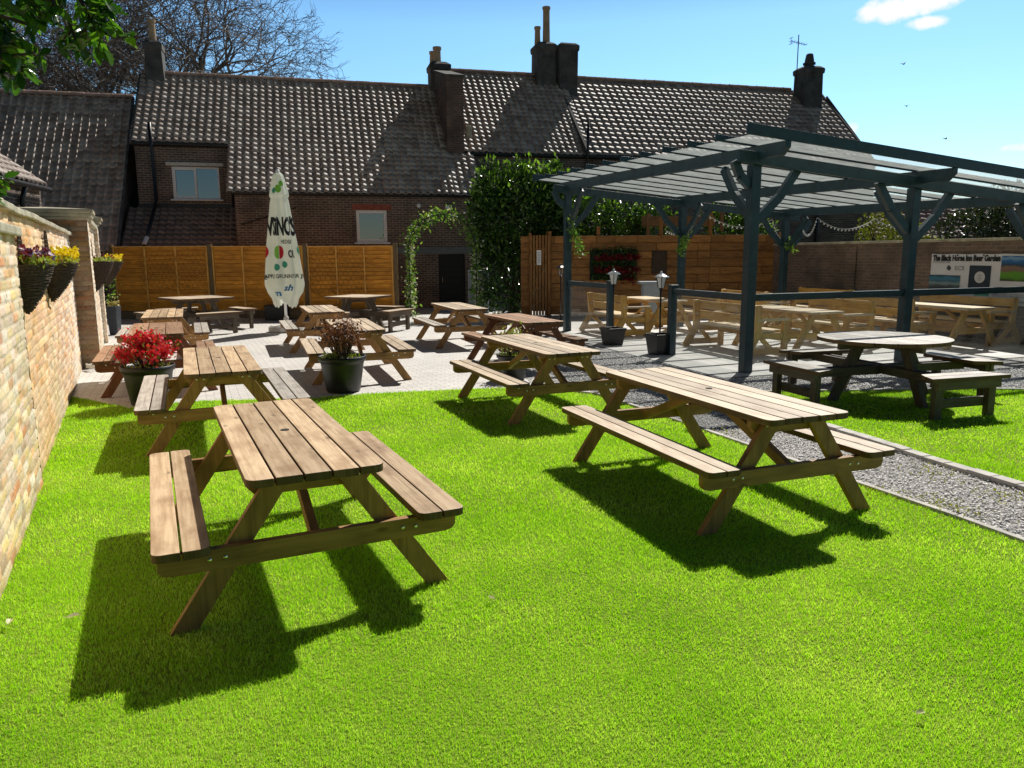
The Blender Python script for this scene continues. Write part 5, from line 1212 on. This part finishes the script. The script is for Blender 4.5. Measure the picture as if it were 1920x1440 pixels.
# ------------------------------------------------------------------ long brick house (local t along the facade, u inwards)
HX, HY, HA = -1.85, 26.1, R(15)
hs = thing('brick_house', 'long low brick house with pantile roofs and several chimneys behind the garden', 'house', (HX, HY, 0), HA)
ZE = 3.74   # catslide eave plane z at u=0, 45 degrees
def pantiles(name, mat, parent, t0, t1, ue, ze, pitch, ulen, tw=.245, gauge=.25, amp=.046, lower=None, jit=.006, flat=False, lift=.027):
    """ue/ze eave point; ulen horizontal run; lower(t)->start fraction along slope in metres"""
    c, s = math.cos(R(pitch)), math.sin(R(pitch)); Ls = ulen / c; ncol = int(round((t1 - t0) / tw)); tw = (t1 - t0) / ncol; nrow = int(math.ceil(Ls / gauge))
    if flat:
        prof = np.array([0, .14, .32, .50, .62, .71, .79, .87, .94, 1.0]); ph = (amp / .044) * np.array([.006, -.010, -.014, -.009, .006, .026, .040, .043, .028, -.004])
    else:
        prof = np.array([0, .07, .15, .23, .31, .43, .56, .70, .86, 1.0]); ph = (amp / .044) * np.array([-.012, .010, .032, .042, .042, .033, .020, .006, -.006, -.012])
    Vs = []; Fs = []; off = 0; g = np.random.default_rng(int(abs(t0) * 100) + 3)
    for i in range(ncol):
        tc = t0 + i * tw; st = lower(tc + tw / 2) if lower else 0.0
        for j in range(nrow):
            d0 = st + j * gauge; d1 = d0 + gauge + .06
            if d0 >= Ls - .03: break
            d1 = min(d1, Ls + .02); dd = g.uniform(-jit, jit); dh = g.uniform(-.004, .004); ro = g.uniform(-.004, .004)
            xs = tc + prof * (tw + .018) + dd; hl_ = ph + lift + dh; hu = ph + dh
            def P(x, d, h): return np.stack([x + ro * (d - d0) / gauge, ue + d * c - h * s, ze + d * s + h * c], 1)
            A = P(xs, np.full(10, d0) + dd, hl_ ); Mi = P(xs, np.full(10, (d0 + d1) / 2), (hl_ + hu) / 2 + .003); B = P(xs, np.full(10, d1), hu); Sk = P(xs, np.full(10, d0) + dd + .004, hl_ - min(.034, lift + .002))
            Vs += [Sk, A, Mi, B]; k = np.arange(9)
            for r_ in range(3): Fs.append(np.stack([k, k + 1, k + 11, k + 10], 1) + off + r_ * 10)
            off += 40
    return npmesh(name, np.concatenate(Vs), np.concatenate(Fs), mat, parent)
def ridge_tiles(t0, t1, u, z, parent, mat, r=.11, pc=.45):
    mb = MB(); t = t0
    while t < t1 - .05:
        e = min(t + pc, t1); dz = random.uniform(-.006, .006); n = 7
        def ringp(x, k): return [(x, u + k * r * math.cos(PI * i / (n - 1)), z + dz - .05 + k * (r + .02) * math.sin(PI * i / (n - 1))) for i in range(n)]
        A, B, C_ = ringp(t, 1.08), ringp(t + .05, 1.0), ringp(e - .004, 1.0); mb.add(A + B + C_, [(i, i + 1, n + i + 1, n + i) for i in range(n - 1)] + [(n + i, n + i + 1, 2 * n + i + 1, 2 * n + i) for i in range(n - 1)] + [tuple(range(n - 1, -1, -1)), tuple(range(2 * n, 3 * n))]); t = e
    return mb.build('ridge_tiles', mat, parent)
def gutter(t0, t1, u, z, parent):
    mb = MB(); n = 7; r = .06
    A = [(t0, u + r * math.cos(PI + PI * i / (n - 1)), z + r * math.sin(PI + PI * i / (n - 1))) for i in range(n)]; B = [(t1, p[1], p[2]) for p in A]
    A2 = [(t0, p[1] * .999 - .0, p[2] + .004) for p in A]; mb.add(A + B, [(i, n + i, n + i + 1, i + 1) for i in range(n - 1)] + [tuple(range(n)), tuple(range(2 * n - 1, n - 1, -1))]); mb.box(((t0 + t1) / 2, u + .07, z + .01), (t1 - t0, .03, .16)); return mb.build('gutter', MAT['gutter'], parent)
def wall_open(mb, t0, t1, z0, z1, u, ops, rev=.11):
    ts = sorted({t0, t1, *[o[0] for o in ops], *[o[1] for o in ops]}); zs = sorted({z0, z1, *[o[2] for o in ops], *[o[3] for o in ops]})
    for a, b_ in zip(ts[:-1], ts[1:]):
        for c, d in zip(zs[:-1], zs[1:]):
            if any(o[0] <= a and b_ <= o[1] and o[2] <= c and d <= o[3] for o in ops): continue
            mb.quad((a, u, c), (b_, u, c), (b_, u, d), (a, u, d), uv=[(a, c), (b_, c), (b_, d), (a, d)])
    for a, b_, c, d in ops:
        for q in (((a, u, c), (a, u, d), (a, u + rev, d), (a, u + rev, c)), ((b_, u, d), (b_, u, c), (b_, u + rev, c), (b_, u + rev, d)), ((a, u, d), (b_, u, d), (b_, u + rev, d), (a, u + rev, d)), ((b_, u, c), (a, u, c), (a, u + rev, c), (b_, u + rev, c))):
            mb.quad(*q, uv=[(p[0] + p[1], p[2] + p[1]) for p in q])
def window(t0, t1, z0, z1, u, parent, lights=1, fr_=.055):
    w_ = None; mb = MB(); y = u + .06
    def fr(a, b_, c, d, th, yy, dp): 
        mb.box(((a + b_) / 2, yy, c + th / 2), (b_ - a, dp, th)); mb.box(((a + b_) / 2, yy, d - th / 2), (b_ - a, dp, th)); mb.box((a + th / 2, yy, (c + d) / 2), (th, dp, d - c - 2 * th)); mb.box((b_ - th / 2, yy, (c + d) / 2), (th, dp, d - c - 2 * th))
    fr(t0, t1, z0, z1, fr_, y, .07); tw = (t1 - t0 - 2 * fr_) / lights
    for k in range(lights):
        a = t0 + fr_ + k * tw
        if k == 0: fr(a - .01, a + tw + .01, z0 + fr_ - .01, z1 - fr_ + .01, .06, y - .022, .05)
        elif lights > 1: mb.box((a, y - .003, (z0 + z1) / 2), (.05, .072, z1 - z0 - 2 * fr_))
    w_ = mb.build('window', MAT['white'], parent, bevel=.004)
    mb = MB(); mb.quad((t0 + .02, y + .012, z0 + .02), (t1 - .02, y + .012, z0 + .02), (t1 - .02, y + .012, z1 - .02), (t0 + .02, y + .012, z1 - .02)); mb.build('pane', MAT['pane'], w_)
    mb = MB(); mb.box(((t0 + t1) / 2, u - .02, z0 - .025), (t1 - t0 + .16, .16, .045)); mb.build('sill', MAT['white'], w_, bevel=.004)
    return w_
# walls
OP1 = [(-3.33, -2.33, 2.20, 3.24), (-.64, .28, 0, 1.80)]; OP2 = [(-9.07, -7.62, 3.64, 4.68)]
mb = MB(); wall_open(mb, -7.05, .8, 0, 3.80, 0, OP1); mb.quad((-7.05, 1.7, 0), (-7.05, 0, 0), (-7.05, 0, 3.8), (-7.05, 1.7, 5.45), uv=[(0, 0), (1.7, 0), (1.7, 3.8), (0, 5.45)]); mb.quad((.8, 0, 0), (.8, 1.7, 0), (.8, 1.7, 5.3), (.8, 0, 3.7), uv=[(0, 0), (1.7, 0), (1.7, 5.3), (0, 3.7)]); mb.build('wall', MAT['brick_house'], hs)
mb = MB(); wall_open(mb, -10.12, -7.05, 0, 5.5, 1.7, OP2); mb.quad((-10.12, 6.8, 0), (-10.12, 1.7, 0), (-10.12, 1.7, 5.4), (-10.12, 6.8, 5.4), uv=[(0, 0), (5, 0), (5, 5.4), (0, 5.4)]); mb.add([(-10.12, 1.7, 5.4), (-10.12, 4.25, 7.9), (-10.12, 6.8, 5.4)], [(2, 1, 0)], [[(5, 5.4), (2.5, 7.9), (0, 5.4)]]); mb.build('wall', MAT['brick_house'], hs)
mb = MB(); wall_open(mb, .8, 18.1, 0, 5.5, 1.7, []); mb.quad((18.1, 1.7, 0), (18.1, 8.4, 0), (18.1, 8.4, 5.5), (18.1, 1.7, 5.5), uv=[(0, 0), (6.7, 0), (6.7, 5.5), (0, 5.5)]); mb.add([(18.1, 1.7, 5.5), (18.1, 8.4, 5.5), (18.1, 5.1, 8.75)], [(0, 1, 2)], [[(0, 5.5), (6.7, 5.5), (3.3, 8.75)]])
mb.quad((18.1, 8.4, 0), (-10.12, 8.4, 0), (-10.12, 8.4, 5.4), (18.1, 8.4, 5.4), uv=[(0, 0), (28, 0), (28, 5.4), (0, 5.4)]); mb.build('wall', MAT['brick_house'], hs)
window(*OP1[0], 0, hs, 1); window(*OP2[0], 1.7, hs, 2)
mb = MB(); mb.box((-8.34, 1.66, 4.755), (1.75, .12, .11)); mb.build('lintel', MAT['lintel'], hs, bevel=.006)
mb = MB()
for k in range(17): mb.box((-3.41 + k * .075, -.006, 3.34), (.064, .05, .19))
mb.build('lintel', plain('red_soldier_bricks', (.36, .10, .065), .85, var=.35), hs, bevel=.004)
mb = MB(); mb.box((-.62, -.015, 1.78 if False else 1.93), (3.0, .04, .23)); mb.build('painted_band', MAT['band'], hs, bevel=.004)
d = MB(); d.box((-.18, .07, .9), (.92, .05, 1.80))
for k in range(9): d.box((-.18, .035, .12 + k * .2), (.84, .03, .16))
dr = d.build('door', MAT['doorblk'], hs, bevel=.006); mb = MB(); mb.tube([(-.52, .0, .85), (-.52, -.03, .87), (-.52, -.03, 1.0), (-.52, 0, 1.02)], .01, 6); mb.build('handle', MAT['potclay'], dr)
# roofs
c45 = math.cos(R(45))
low = lambda t: 0.0 if t > -7.18 else 1.70 / math.cos(R(44.5))
pantiles('roof', MAT['pantile'], hs, -10.2, .05, -.06, ZE + .02, 44.5, 4.40, lower=low); ridge_tiles(-9.58, -.1, 4.34, ZE + 4.37, hs, MAT['ridge'])
pantiles('roof', MAT['pantile'], hs, .62, 5.55, 1.60, ZE + 1.65, 44.5, 3.58); ridge_tiles(.8, 4.6, 5.18, ZE + 5.21, hs, MAT['ridge'])
pantiles('roof', MAT['pantile'], hs, -.05, .95, -.06, ZE + .0, 44.5, 1.6)
P3 = 42; UE3, ZE3 = 1.58, 5.40; run3 = 3.95; pantiles('roof', MAT['pantile'], hs, 5.32, 17.98, UE3, ZE3, P3, run3, flat=False, amp=.030, gauge=.31, tw=.30, lift=.040)
RZ3 = ZE3 + run3 * math.tan(R(P3)); ridge_tiles(6.2, 16.5, UE3 + run3 + .02, RZ3 + .06, hs, MAT['ridge'])
mb = MB()   # rear slopes, plain
for t0, t1, ur, zr in ((-10.2, .1, 4.30, 7.97), (.6, 5.5, 5.14, 8.80), (5.3, 18.0, UE3 + run3, RZ3)): mb.quad((t1, ur, zr), (t0, ur, zr), (t0, 8.7, 5.2), (t1, 8.7, 5.2))
mb.build('rear_roof', MAT['pantile'], hs)
for a_, b_, w2_, h2_ in (((5.3, UE3 - .04, ZE3 - .02), (5.3, UE3 + run3, RZ3), .10, .30), ((18.0, UE3, ZE3 - .02), (18.0, UE3 + run3, RZ3), .06, .14), ((-10.2, 1.62, 5.38), (-10.2, 4.30, 8.0), .07, .12)): mb = MB(); mb.board(a_, b_, w2_, h2_, up=(0, -1, 1)); mb.build('verge', MAT['render'], hs)
gutter(-7.15, .9, -.10, 3.74, hs); gutter(-10.15, -7.2, 1.58, 5.36, hs); gutter(.8, 5.25, 1.56, 5.32, hs); gutter(5.35, 18.0, 1.50, 5.32, hs)
# lean-to roof under the upper window
pantiles('roof', MAT['pantile_dark'], hs, -10.45, -7.1, .05, 2.02, 39, 1.65); mb = MB(); wallface(mb, -10.4, -7.1, 0, 2.05, .12); mb.build('wall', MAT['brick_house'], hs)
mb = MB(); mb.box((-8.6, 1.66, 3.42), (3.0, .06, .10)); mb.build('flashing', MAT['gutter'], hs)
# soil pipe and downpipes
mb = MB(); mb.tube([(-9.58, 1.45, 6.0), (-9.58, 1.5, 5.2), (-9.58, 1.58, 3.6), (-9.6, 1.35, 3.35), (-9.72, .1, 2.3)], .055, 8); mb.tube([(-9.72, .1, 2.3), (-9.75, -.06, 2.12)], .06, 8); mb.build('soil_pipe', MAT['gutter'], hs, smooth=True)
mb = MB(); mb.tube([(-9.70, .17, 2.37), (-9.75, -.08, 2.16)], .066, 8); mb.build('pipe_end', MAT['white'], hs)
mb = MB(); mb.tube([(-7.22, 1.62, 5.3), (-7.22, 1.62, 3.4)], .045, 8); mb.build('downpipe', MAT['gutter'], hs, smooth=True)
mb = MB(); mb.tube([(5.28, 1.45, 6.6), (5.28, 1.5, 5.3), (5.28, 1.62, 5.0), (5.28, 1.62, 0)], .05, 8); mb.build('downpipe', MAT['gutter'], hs, smooth=True)
mb = MB(); mb.tube([(15.4, 1.62, 5.3), (15.4, 1.62, 0)], .07, 8); mb.build('downpipe', MAT['gutter'], hs, smooth=True)
mb = MB(); mb.tube([(-6.9, -.03, 2.75), (-5.2, -.03, 3.3)], .022, 6); mb.build('waste_pipe', MAT['gutter'], hs)
mb = MB(); mb.sphere((-1.26, -.03, 3.40), .075, 10, 6); mb.build('camera_dome', MAT['white'], hs, smooth=True)
mb = MB(); mb.box((-.27, -.08, 3.34), (.22, .12, .14)); mb.build('flood_light', MAT['white'], hs, bevel=.01)
# chimneys
def chimney(t, u, w_, d_, z0, z1, pots, mat, capz=.16, taper=0.0, rnd=False):
    mb = MB(); b = [(-1, -1), (1, -1), (1, 1), (-1, 1)]
    def ring(s_, z): return [(t + x * w_ / 2 * s_, u + y * d_ / 2 * s_, z) for x, y in b]
    lev = [(1 + taper, z0), (1.0, z1 - .42), (1.0, z1 - .32), (1.10, z1 - .30), (1.13, z1 - .12), (1.05, z1 - .08 if not rnd else z1 - .1), (.8 if not rnd else .7, z1)]
    V = []; [V.extend(ring(s_, z)) for s_, z in lev]; F = []
    for i in range(len(lev) - 1):
        for j in range(4): F.append((i * 4 + j, i * 4 + (j + 1) % 4, i * 4 + 4 + (j + 1) % 4, i * 4 + 4 + j))
    F.append(tuple((len(lev) - 1) * 4 + j for j in range(4))); mb.add(V, F); o = mb.build('chimney', mat, hs, bevel=.025)
    for dx, dy, r, h in pots:
        mb = MB(); mb.lathe([(r * 1.05, 0), (r * .95, h * .5), (r * .92, h - .10), (r * 1.12, h - .09), (r * 1.12, h), (r * .8, h), (r * .75, h - .15)], 16, (t + dx, u + dy, z1 - .03)); mb.build('chimney_pot', MAT['potclay'], o, smooth=False)
    return o
chimney(-9.70, 4.3, .54, .6, 7.2, 9.12, [(-.02, 0, .12, .75)], MAT['render'], taper=.22)
chimney(.30, 4.5, .74, .75, 7.0, 9.02, [(-.05, 0, .15, .60), (-.19, .2, .12, .48)], MAT['render'], rnd=True)
chimney(4.70, 5.1, .76, .85, 8.0, 10.12, [(.10, -.05, .145, 1.42), (-.20, .18, .12, .72)], MAT['render'], taper=.06)
chimney(5.58, 4.85, .78, .7, 7.4, 10.10, [], MAT['render'], taper=-.05)
c4 = chimney(16.98, 4.95, .92, .8, 7.8, 9.86, [], MAT['render'], taper=.05)
mb = MB(); mb.lathe([(.20, 0), (.20, .12), (.27, .13), (.27, .2), (.2, .22), (.2, .30), (.15, .55), (.12, .58), (.03, .58)], 14, (16.98, 4.95, 9.84)); mb.build('chimney_pot', MAT['render'], c4)
mb = MB(); mb.add([(.03, 1.5, 5.0), (.63, 1.5, 5.0), (.63, 1.5, 7.88), (.03, 1.5, 7.88), (.03, 4.7, 5.0), (.63, 4.7, 5.0), (.63, 4.7, 8.75), (.03, 4.7, 8.75)], [(0, 1, 2, 3), (1, 5, 6, 2), (5, 4, 7, 6), (4, 0, 3, 7), (3, 2, 6, 7)], [[(0, 5), (.7, 5), (.7, 7.88), (0, 7.88)], [(0, 5), (3.2, 5), (3.2, 8.75), (0, 7.88)], [(0, 5), (.7, 5), (.7, 8.75), (0, 8.75)], [(3.2, 5), (0, 5), (0, 7.88), (3.2, 8.75)], [(0, 0), (.7, 0), (.7, 3.2), (0, 3.2)]]); mb.build('parapet_wall', MAT['brick_flue'], hs)
mb = MB(); mb.board((.33, 1.46, 7.92), (.33, 4.7, 8.80),   .68, .07, up=(0, -.27, 1)); mb.build('parapet_coping', MAT['render'], hs, bevel=.01)
mb = MB(); mb.box((.80, 1.45, 6.05), (.16, .14, .42)); mb.build('corbel', MAT['stone'], hs, bevel=.02)
# aerial
q = Matrix.Translation((HX, HY, 0)) @ Matrix.Rotation(HA, 4, 'Z') @ Vector((16.30, 4.85, 0))
ae = thing('tv_aerial', 'thin television aerial on the right hand chimney', 'aerial', q, HA)
mb = MB(); mb.tube([(0, 0, 9.0), (0, 0, 11.15)], .022, 6); mb.build('mast', MAT['blackmetal'], ae)
mb = MB(); mb.tube([(-.32, .1, 10.9), (.35, -.1, 10.72)], .012, 5)
for k in range(7): x = -.3 + k * .1; mb.tube([(x, .1 - k * .03 - .16, 10.9 - k * .027), (x, .1 - k * .03 + .16, 10.9 - k * .027)], .008, 4)
for z in (-.12, .12): mb.tube([(-.30, -.05, 10.9 + z), (-.30, .25, 10.9 + z)], .01, 4)
mb.tube([(-.3, .1, 10.75), (-.3, .1, 11.05)], .01, 4); mb.build('antenna', MAT['blackmetal'], ae)

# ------------------------------------------------------------------ steep roofed outbuilding on the left
ob = thing('outbuilding', 'steep dark pantiled outbuilding at the left, adjoining the long house', 'building', (HX, HY, 0), HA)
LP = 50.2; lr_u, lr_z = 4.3, 7.23; run = 4.4; tl = math.tan(R(LP))
pantiles('roof', MAT['pantile'], ob, -21.5, -10.52, lr_u - run, lr_z - run * tl, LP, run, amp=.052, flat=True, lift=.010); ridge_tiles(-21.5, -10.5, lr_u, lr_z + .04, ob, MAT['ridge'])
mb = MB(); wallface(mb, -21.5, -10.55, 0, lr_z - run * tl + .1, lr_u - run + .1); mb.quad((-10.55, lr_u - run + .1, 0), (-10.55, 8.3, 0), (-10.55, 8.3, 1.8), (-10.55, lr_u - run + .1, 1.8), uv=[(0, 0), (8, 0), (8, 1.8), (0, 1.8)]); mb.add([(-10.55, lr_u - run + .1, 1.7), (-10.55, 8.3, 1.7), (-10.55, lr_u, lr_z - .1)], [(0, 1, 2)], [[(0, 1.7), (8, 1.7), (4, 7.1)]]); mb.quad((-10.5, lr_u, lr_z - .05), (-21.5, lr_u, lr_z - .05), (-21.5, 8.4, 1.7), (-10.5, 8.4, 1.7)); mb.build('wall', MAT['brick_house'], ob)
mb = MB(); mb.board((-10.50, lr_u - run, lr_z - run * tl + .0), (-10.50, lr_u, lr_z), .07, .12, up=(0, -1, 1)); mb.build('verge', MAT['render'], ob)  # pale verge given a dark material, its shadow put into the colour
# small shed roof behind the near brick wall
def at_Y(px, py, Y): d = pdir(px, py); return Vector((0, 0, CAMH)) + d * (Y / d.y)
SE = at_Y(88, 349, 16.5)
sh = thing('shed', 'low shed with sunlit tiled roof behind the brick wall at far left', 'shed', (SE.x, SE.y, 0), R(13))
pantiles('roof', MAT['pantile'], sh, -8, 0, 0, 0, 37, 2.4); ro = [c_ for c_ in sh.children if c_.name.startswith('roof')][0]; ro.rotation_euler = (0, 0, PI / 2); ro.location = (0, 0, SE.z)
ez = SE.z - .06; tz = SE.z + 2.4 * math.tan(R(37)) - .05
mb = MB(); wallface(mb, -8, -.05, 0, ez, .0); V_ = [(-.12, p[0], p[2]) for p in mb.v]; mb.v = V_; mb.quad((-.12, -.06, 0), (-4.6, -.06, 0), (-4.6, -.06, ez), (-.12, -.06, ez), uv=[(0, 0), (4.5, 0), (4.5, ez), (0, ez)]); mb.add([(-.12, -.06, ez), (-4.6, -.06, ez), (-2.4, -.06, tz)], [(0, 1, 2)], [[(0, ez), (4.5, ez), (2.3, tz)]]); mb.build('wall', MAT['brick_house'], sh)
mb = MB(); mb.quad((-2.4, 0, tz + .04), (-2.4, -8, tz + .04), (-4.8, -8, ez - .1), (-4.8, 0, ez - .1)); mb.build('rear_roof', MAT['pantile'], sh)
mb = MB(); mb.tube([(.05, -8, ez - .02), (.05, .02, ez - .02)], .055, 8); mb.tube([(.05, -1.3, ez - .02), (-.05, -1.3, ez - .3), (-.05, -1.3, .5)], .05, 8); mb.build('gutter', MAT['gutter'], sh, smooth=True)
mb = MB(); mb.box((-.10, -.75, 2.35), (.06, .35, .55)); mb.build('window', MAT['lintel'], sh)

# ------------------------------------------------------------------ background beyond the right wall
def far_house(loc, rz, L, dpt, zw, zr, roofm, lab):
    t = thing('distant_house', lab, 'house', loc, rz)
    mb = MB(); mb.box((0, 0, zw / 2), (L, dpt, zw)); 
    for e in (-1, 1): mb.add([(e * L / 2, -dpt / 2, zw), (e * L / 2, dpt / 2, zw), (e * L / 2, 0, zr)], [(0, 1, 2) if e > 0 else (2, 1, 0)])
    mb.build('wall', MAT['brick_house'], t)
    pit = math.degrees(math.atan2(zr - zw, dpt / 2 + .2)); pantiles('roof', roofm, t, -L / 2 - .2, L / 2 + .2, -dpt / 2 - .25, zw - .1, pit, dpt / 2 + .25, tw=.33, gauge=.38)
    mb = MB(); mb.quad((L / 2 + .2, 0, zr), (-L / 2 - .2, 0, zr), (-L / 2 - .2, dpt / 2 + .25, zw - .1), (L / 2 + .2, dpt / 2 + .25, zw - .1)); mb.build('rear_roof', roofm, t)
    mb = MB()
    for x in (-L / 4, L / 4): mb.box((x, -dpt / 2 - .02, zw * .6), (1.1, .06, 1.1))
    mb.build('window', MAT['pane'], t); return t
far_house((22.5, 42, 0), R(-14), 8, 6, 2.0, 4.6, MAT['pantile_pink'], 'distant house with pink tiled roof beyond the right boundary wall')
far_house((33.5, 42, 0), R(60), 9, 7, 4.3, 7.2, MAT['slate'], 'distant grey roofed house at the far right edge')
shrub('golden_shrub', 'rounded golden green shrub beyond the right brick wall', 'shrub', (13.3, 26.5, 0), [(12.9, 26.5, 2.1, .9, .8, 1.05), (13.6, 26.6, 1.9, .85, .8, 1.0), (13.1, 26.5, 1.0, 1.0, .9, 1.0)], 6500, .12, .045, 'golden', 'golden', 500)
shrub('golden_shrub', 'low sunlit pale hedge beyond the right brick wall below the pink roof', 'shrub', (16.2, 30, 0), [(15.2, 30, 1.5, .9, .7, .95), (16.5, 30.2, 1.4, 1.0, .7, .95)], 2200, .12, .05, 'palegreen')
shrub('evergreen_tree', 'dark evergreen tree beyond the wall, above the banner', 'tree', (16.6, 25.2, 0), [(15.2, 25.0, 2.3, 1.2, 1.0, 1.0), (16.6, 25.2, 2.7, 1.5, 1.2, 1.25), (17.9, 25.5, 2.4, 1.3, 1.1, 1.2), (16.5, 25.2, 1.2, 1.9, 1.1, 1.2)], 12000, .15, .062, 'darkleaf', None, 0)

# ------------------------------------------------------------------ bare winter tree behind the house
def bare_tree(x, y, h, spread, seed, lab, r0=.5, nl=7):
    t = thing('bare_tree', lab, 'tree', (x, y, 0)); rd = random.Random(seed); trunk = MB(); limbs = MB(); twigs = MB()
    def grow(p, d, L, r, lev, mbx):
        pts = [p]; rad = [r]; n = 5 if lev < 3 else 4
        for i in range(n):
            d = (d + Vector((rd.gauss(0, .22), rd.gauss(0, .22), rd.gauss(0, .16) + (.05 if lev < 3 else -.02)))).normalized(); p = p + d * (L / n); pts.append(p); rad.append(r * (1 - .5 * (i + 1) / n))
        mbx.tube(pts, rad, 6 if lev < 2 else (4 if lev < 4 else 3), cap=False)
        if lev >= 6: return
        nc = {0: nl, 1: 5, 2: 5, 3: 4, 4: 4, 5: 3}[lev]
        for k in range(nc):
            f = rd.uniform(.45, 1.0) if lev else rd.uniform(.75, 1.0); i = min(int(f * n), n - 1); q = pts[i].lerp(pts[i + 1], f * n - i) if k else pts[-1]; rr = rad[min(i + 1, n)] * rd.uniform(.62, .88)
            ax = d.orthogonal(); ax.rotate(Matrix.Rotation(rd.uniform(0, 2 * PI), 3, d)); ang = rd.uniform(.35, .95) if lev else rd.uniform(.25, .95); nd = (d * math.cos(ang) + ax * math.sin(ang)); nd.x *= spread; nd.y *= spread * .8
            if nd.z < -.15 and lev < 4: nd.z = rd.uniform(-.1, .2)
            grow(q, nd.normalized(), L * rd.uniform(.58, .82) * (.9 if lev else 1.0), max(.015, rr), lev + 1, limbs if lev < 3 else twigs)
    grow(Vector((0, 0, 0)), Vector((.02, 0, 1)), h * .33, r0, 0, trunk)
    trunk.build('trunk', MAT['bark'], t, smooth=True); limbs.build('branch', MAT['bark'], t, smooth=True); twigs.build('twigs', MAT['tree_twig'], t); return t
bare_tree(-21.2, 45, 25.5, 1.12, 21, 'large bare tree with a spreading crown rising behind the long house', .55, 9)
bare_tree(-26.5, 49, 25, 1.15, 5, 'bare tree behind the steep outbuilding, left of the larger one', .42, 7)

# ------------------------------------------------------------------ holly overhanging at the top left
ho = thing('holly_tree', 'dark glossy holly branches overhanging the wall at the top left', 'tree', (-4.2, 3.2, 0)); rd = random.Random(4); Hb = Vector((-4.2, 3.2, 0))
mb = MB(); mb.tube([(0, 0, 0), (.1, 0, 1.6), (.0, .1, 3.2), (.05, .1, 4.4)], [.11, .09, .07, .03], 8); mb.build('trunk', MAT['bark'], ho, smooth=True)
br = MB(); LP_ = []
def sprig(p, d, L, lev):
    pts = [p]; n = 5
    for i in range(n): d = (d + Vector((rd.gauss(0, .14), rd.gauss(0, .14), rd.gauss(0, .12) - .02))).normalized(); p = p + d * L / n; pts.append(p)
    br.tube([q - Hb for q in pts], [.012 * .6 ** lev * (1 - .12 * i) for i in range(n + 1)], 5)
    for i in range(1, n + 1):
        if lev >= 1:
            for _ in range(2 if lev == 2 else 1): LP_.append((pts[i], d.copy()))
        if lev < 2 and i > 0:
            for _ in range(rd.choice((0, 1, 1))):
                ax = d.orthogonal(); ax.rotate(Matrix.Rotation(rd.uniform(0, 6.28), 3, d)); sprig(pts[i], (d * .6 + ax * .8).normalized(), L * rd.uniform(.42, .6), lev + 1)
for px, py, Y, ex, ey in ((-60, 10, 3.0, 80, 50), (-60, 60, 3.1, 50, 100), (-50, 120, 3.0, 75, 120), (20, -80, 3.2, 120, 30), (70, -90, 3.1, 150, 30), (120, -80, 3.2, 172, 60), (-80, 30, 3.2, 10, 115), (-70, 350, 3.6, -18, 352), (-100, -60, 3.3, 60, 20)):
    a, c = at_Y(px, py, Y), at_Y(ex, ey, Y + .1); sprig(a, (c - a).normalized(), (c - a).length, 0)
    br.tube([Vector((.0, .1, 3.0)), (a - Hb) * .5 + Vector((0, .1, 1.6)), a - Hb], [.03, .02, .011], 5)
br.build('branch', MAT['twig'], ho, smooth=True)
V = []; F = []
out = [(0, 0), (.10, .05), (.22, .19), (.30, .17), (.42, .27), (.52, .21), (.66, .25), (.74, .16), (.86, .14), (1.0, 0)]
for p, d in LP_:
    if rd.random() < .42: continue
    L = rd.uniform(.055, .088); ax = d.orthogonal(); ax.rotate(Matrix.Rotation(rd.uniform(0, 6.28), 3, d)); e = (d * rd.uniform(.1, .9) + ax + Vector((0, 0, -.25))).normalized(); s_ = e.cross(Vector((rd.gauss(0, .5), rd.gauss(0, .5), 1))).normalized(); nn = s_.cross(e); o_ = len(V); k = len(out); p = p - Hb + Vector((rd.gauss(0, .012),) * 3)
    cv = rd.uniform(.05, .25)
    for x, yv in out: V.append(p + e * (x * L) - nn * (cv * L * x * x))
    for sg in (1, -1):
        for x, yv in out[1:-1]: V.append(p + e * (x * L) + s_ * (sg * yv * L) + nn * (yv * L * .35 - cv * L * x * x))
    up_ = o_ + k; dn = o_ + k + (k - 2)
    F += [(o_, o_ + 1, up_), (o_, dn, o_ + 1), (o_ + k - 2, o_ + k - 1, up_ + k - 3), (o_ + k - 2, dn + k - 3, o_ + k - 1)]
    for i in range(k - 3): F += [(o_ + 1 + i, o_ + 2 + i, up_ + i + 1), (o_ + 1 + i, up_ + i + 1, up_ + i), (o_ + 1 + i, dn + i, dn + i + 1), (o_ + 1 + i, dn + i + 1, o_ + 2 + i)]
npmesh('foliage', np.array([tuple(v) for v in V]), np.array(F), MAT['holly'], ho)

# ------------------------------------------------------------------ birds
for px, py, rz, lab in ((1694, 120, .4, 'tiny dark bird in the open sky, highest of the birds'), (1700, 199, 1.2, 'tiny dark bird in the sky right of the aerial'), (1773, 260, .1, 'small bird with spread wings right above the pergola roof'), (1706, 288, .9, 'faint small bird lowest in the sky over the pergola')):
    b = thing('bird', lab, 'bird', at_Y(px, py, 60), rz, 'birds in the sky'); b.scale = (.7, .7, .7); mb = MB(); mb.sphere((0, 0, 0), .09, 8, 6, sq=(2.0, .8, .8)); mb.add([(-.15, .04, 0), (-.34, .07, .02), (-.34, -.07, .02), (-.15, -.04, 0)], [(0, 1, 2, 3)]); mb.build('body', MAT['blackmetal'], b, smooth=True)
    for s_ in (-1, 1): mb = MB(); mb.add([(.1, s_ * .04, .02), (-.08, s_ * .04, .02), (-.06, s_ * .25, .12), (-.14, s_ * .46, .04), (.04, s_ * .28, .12)], [(0, 1, 2, 4), (4, 2, 3)]); mb.build('wing', MAT['blackmetal'], b)
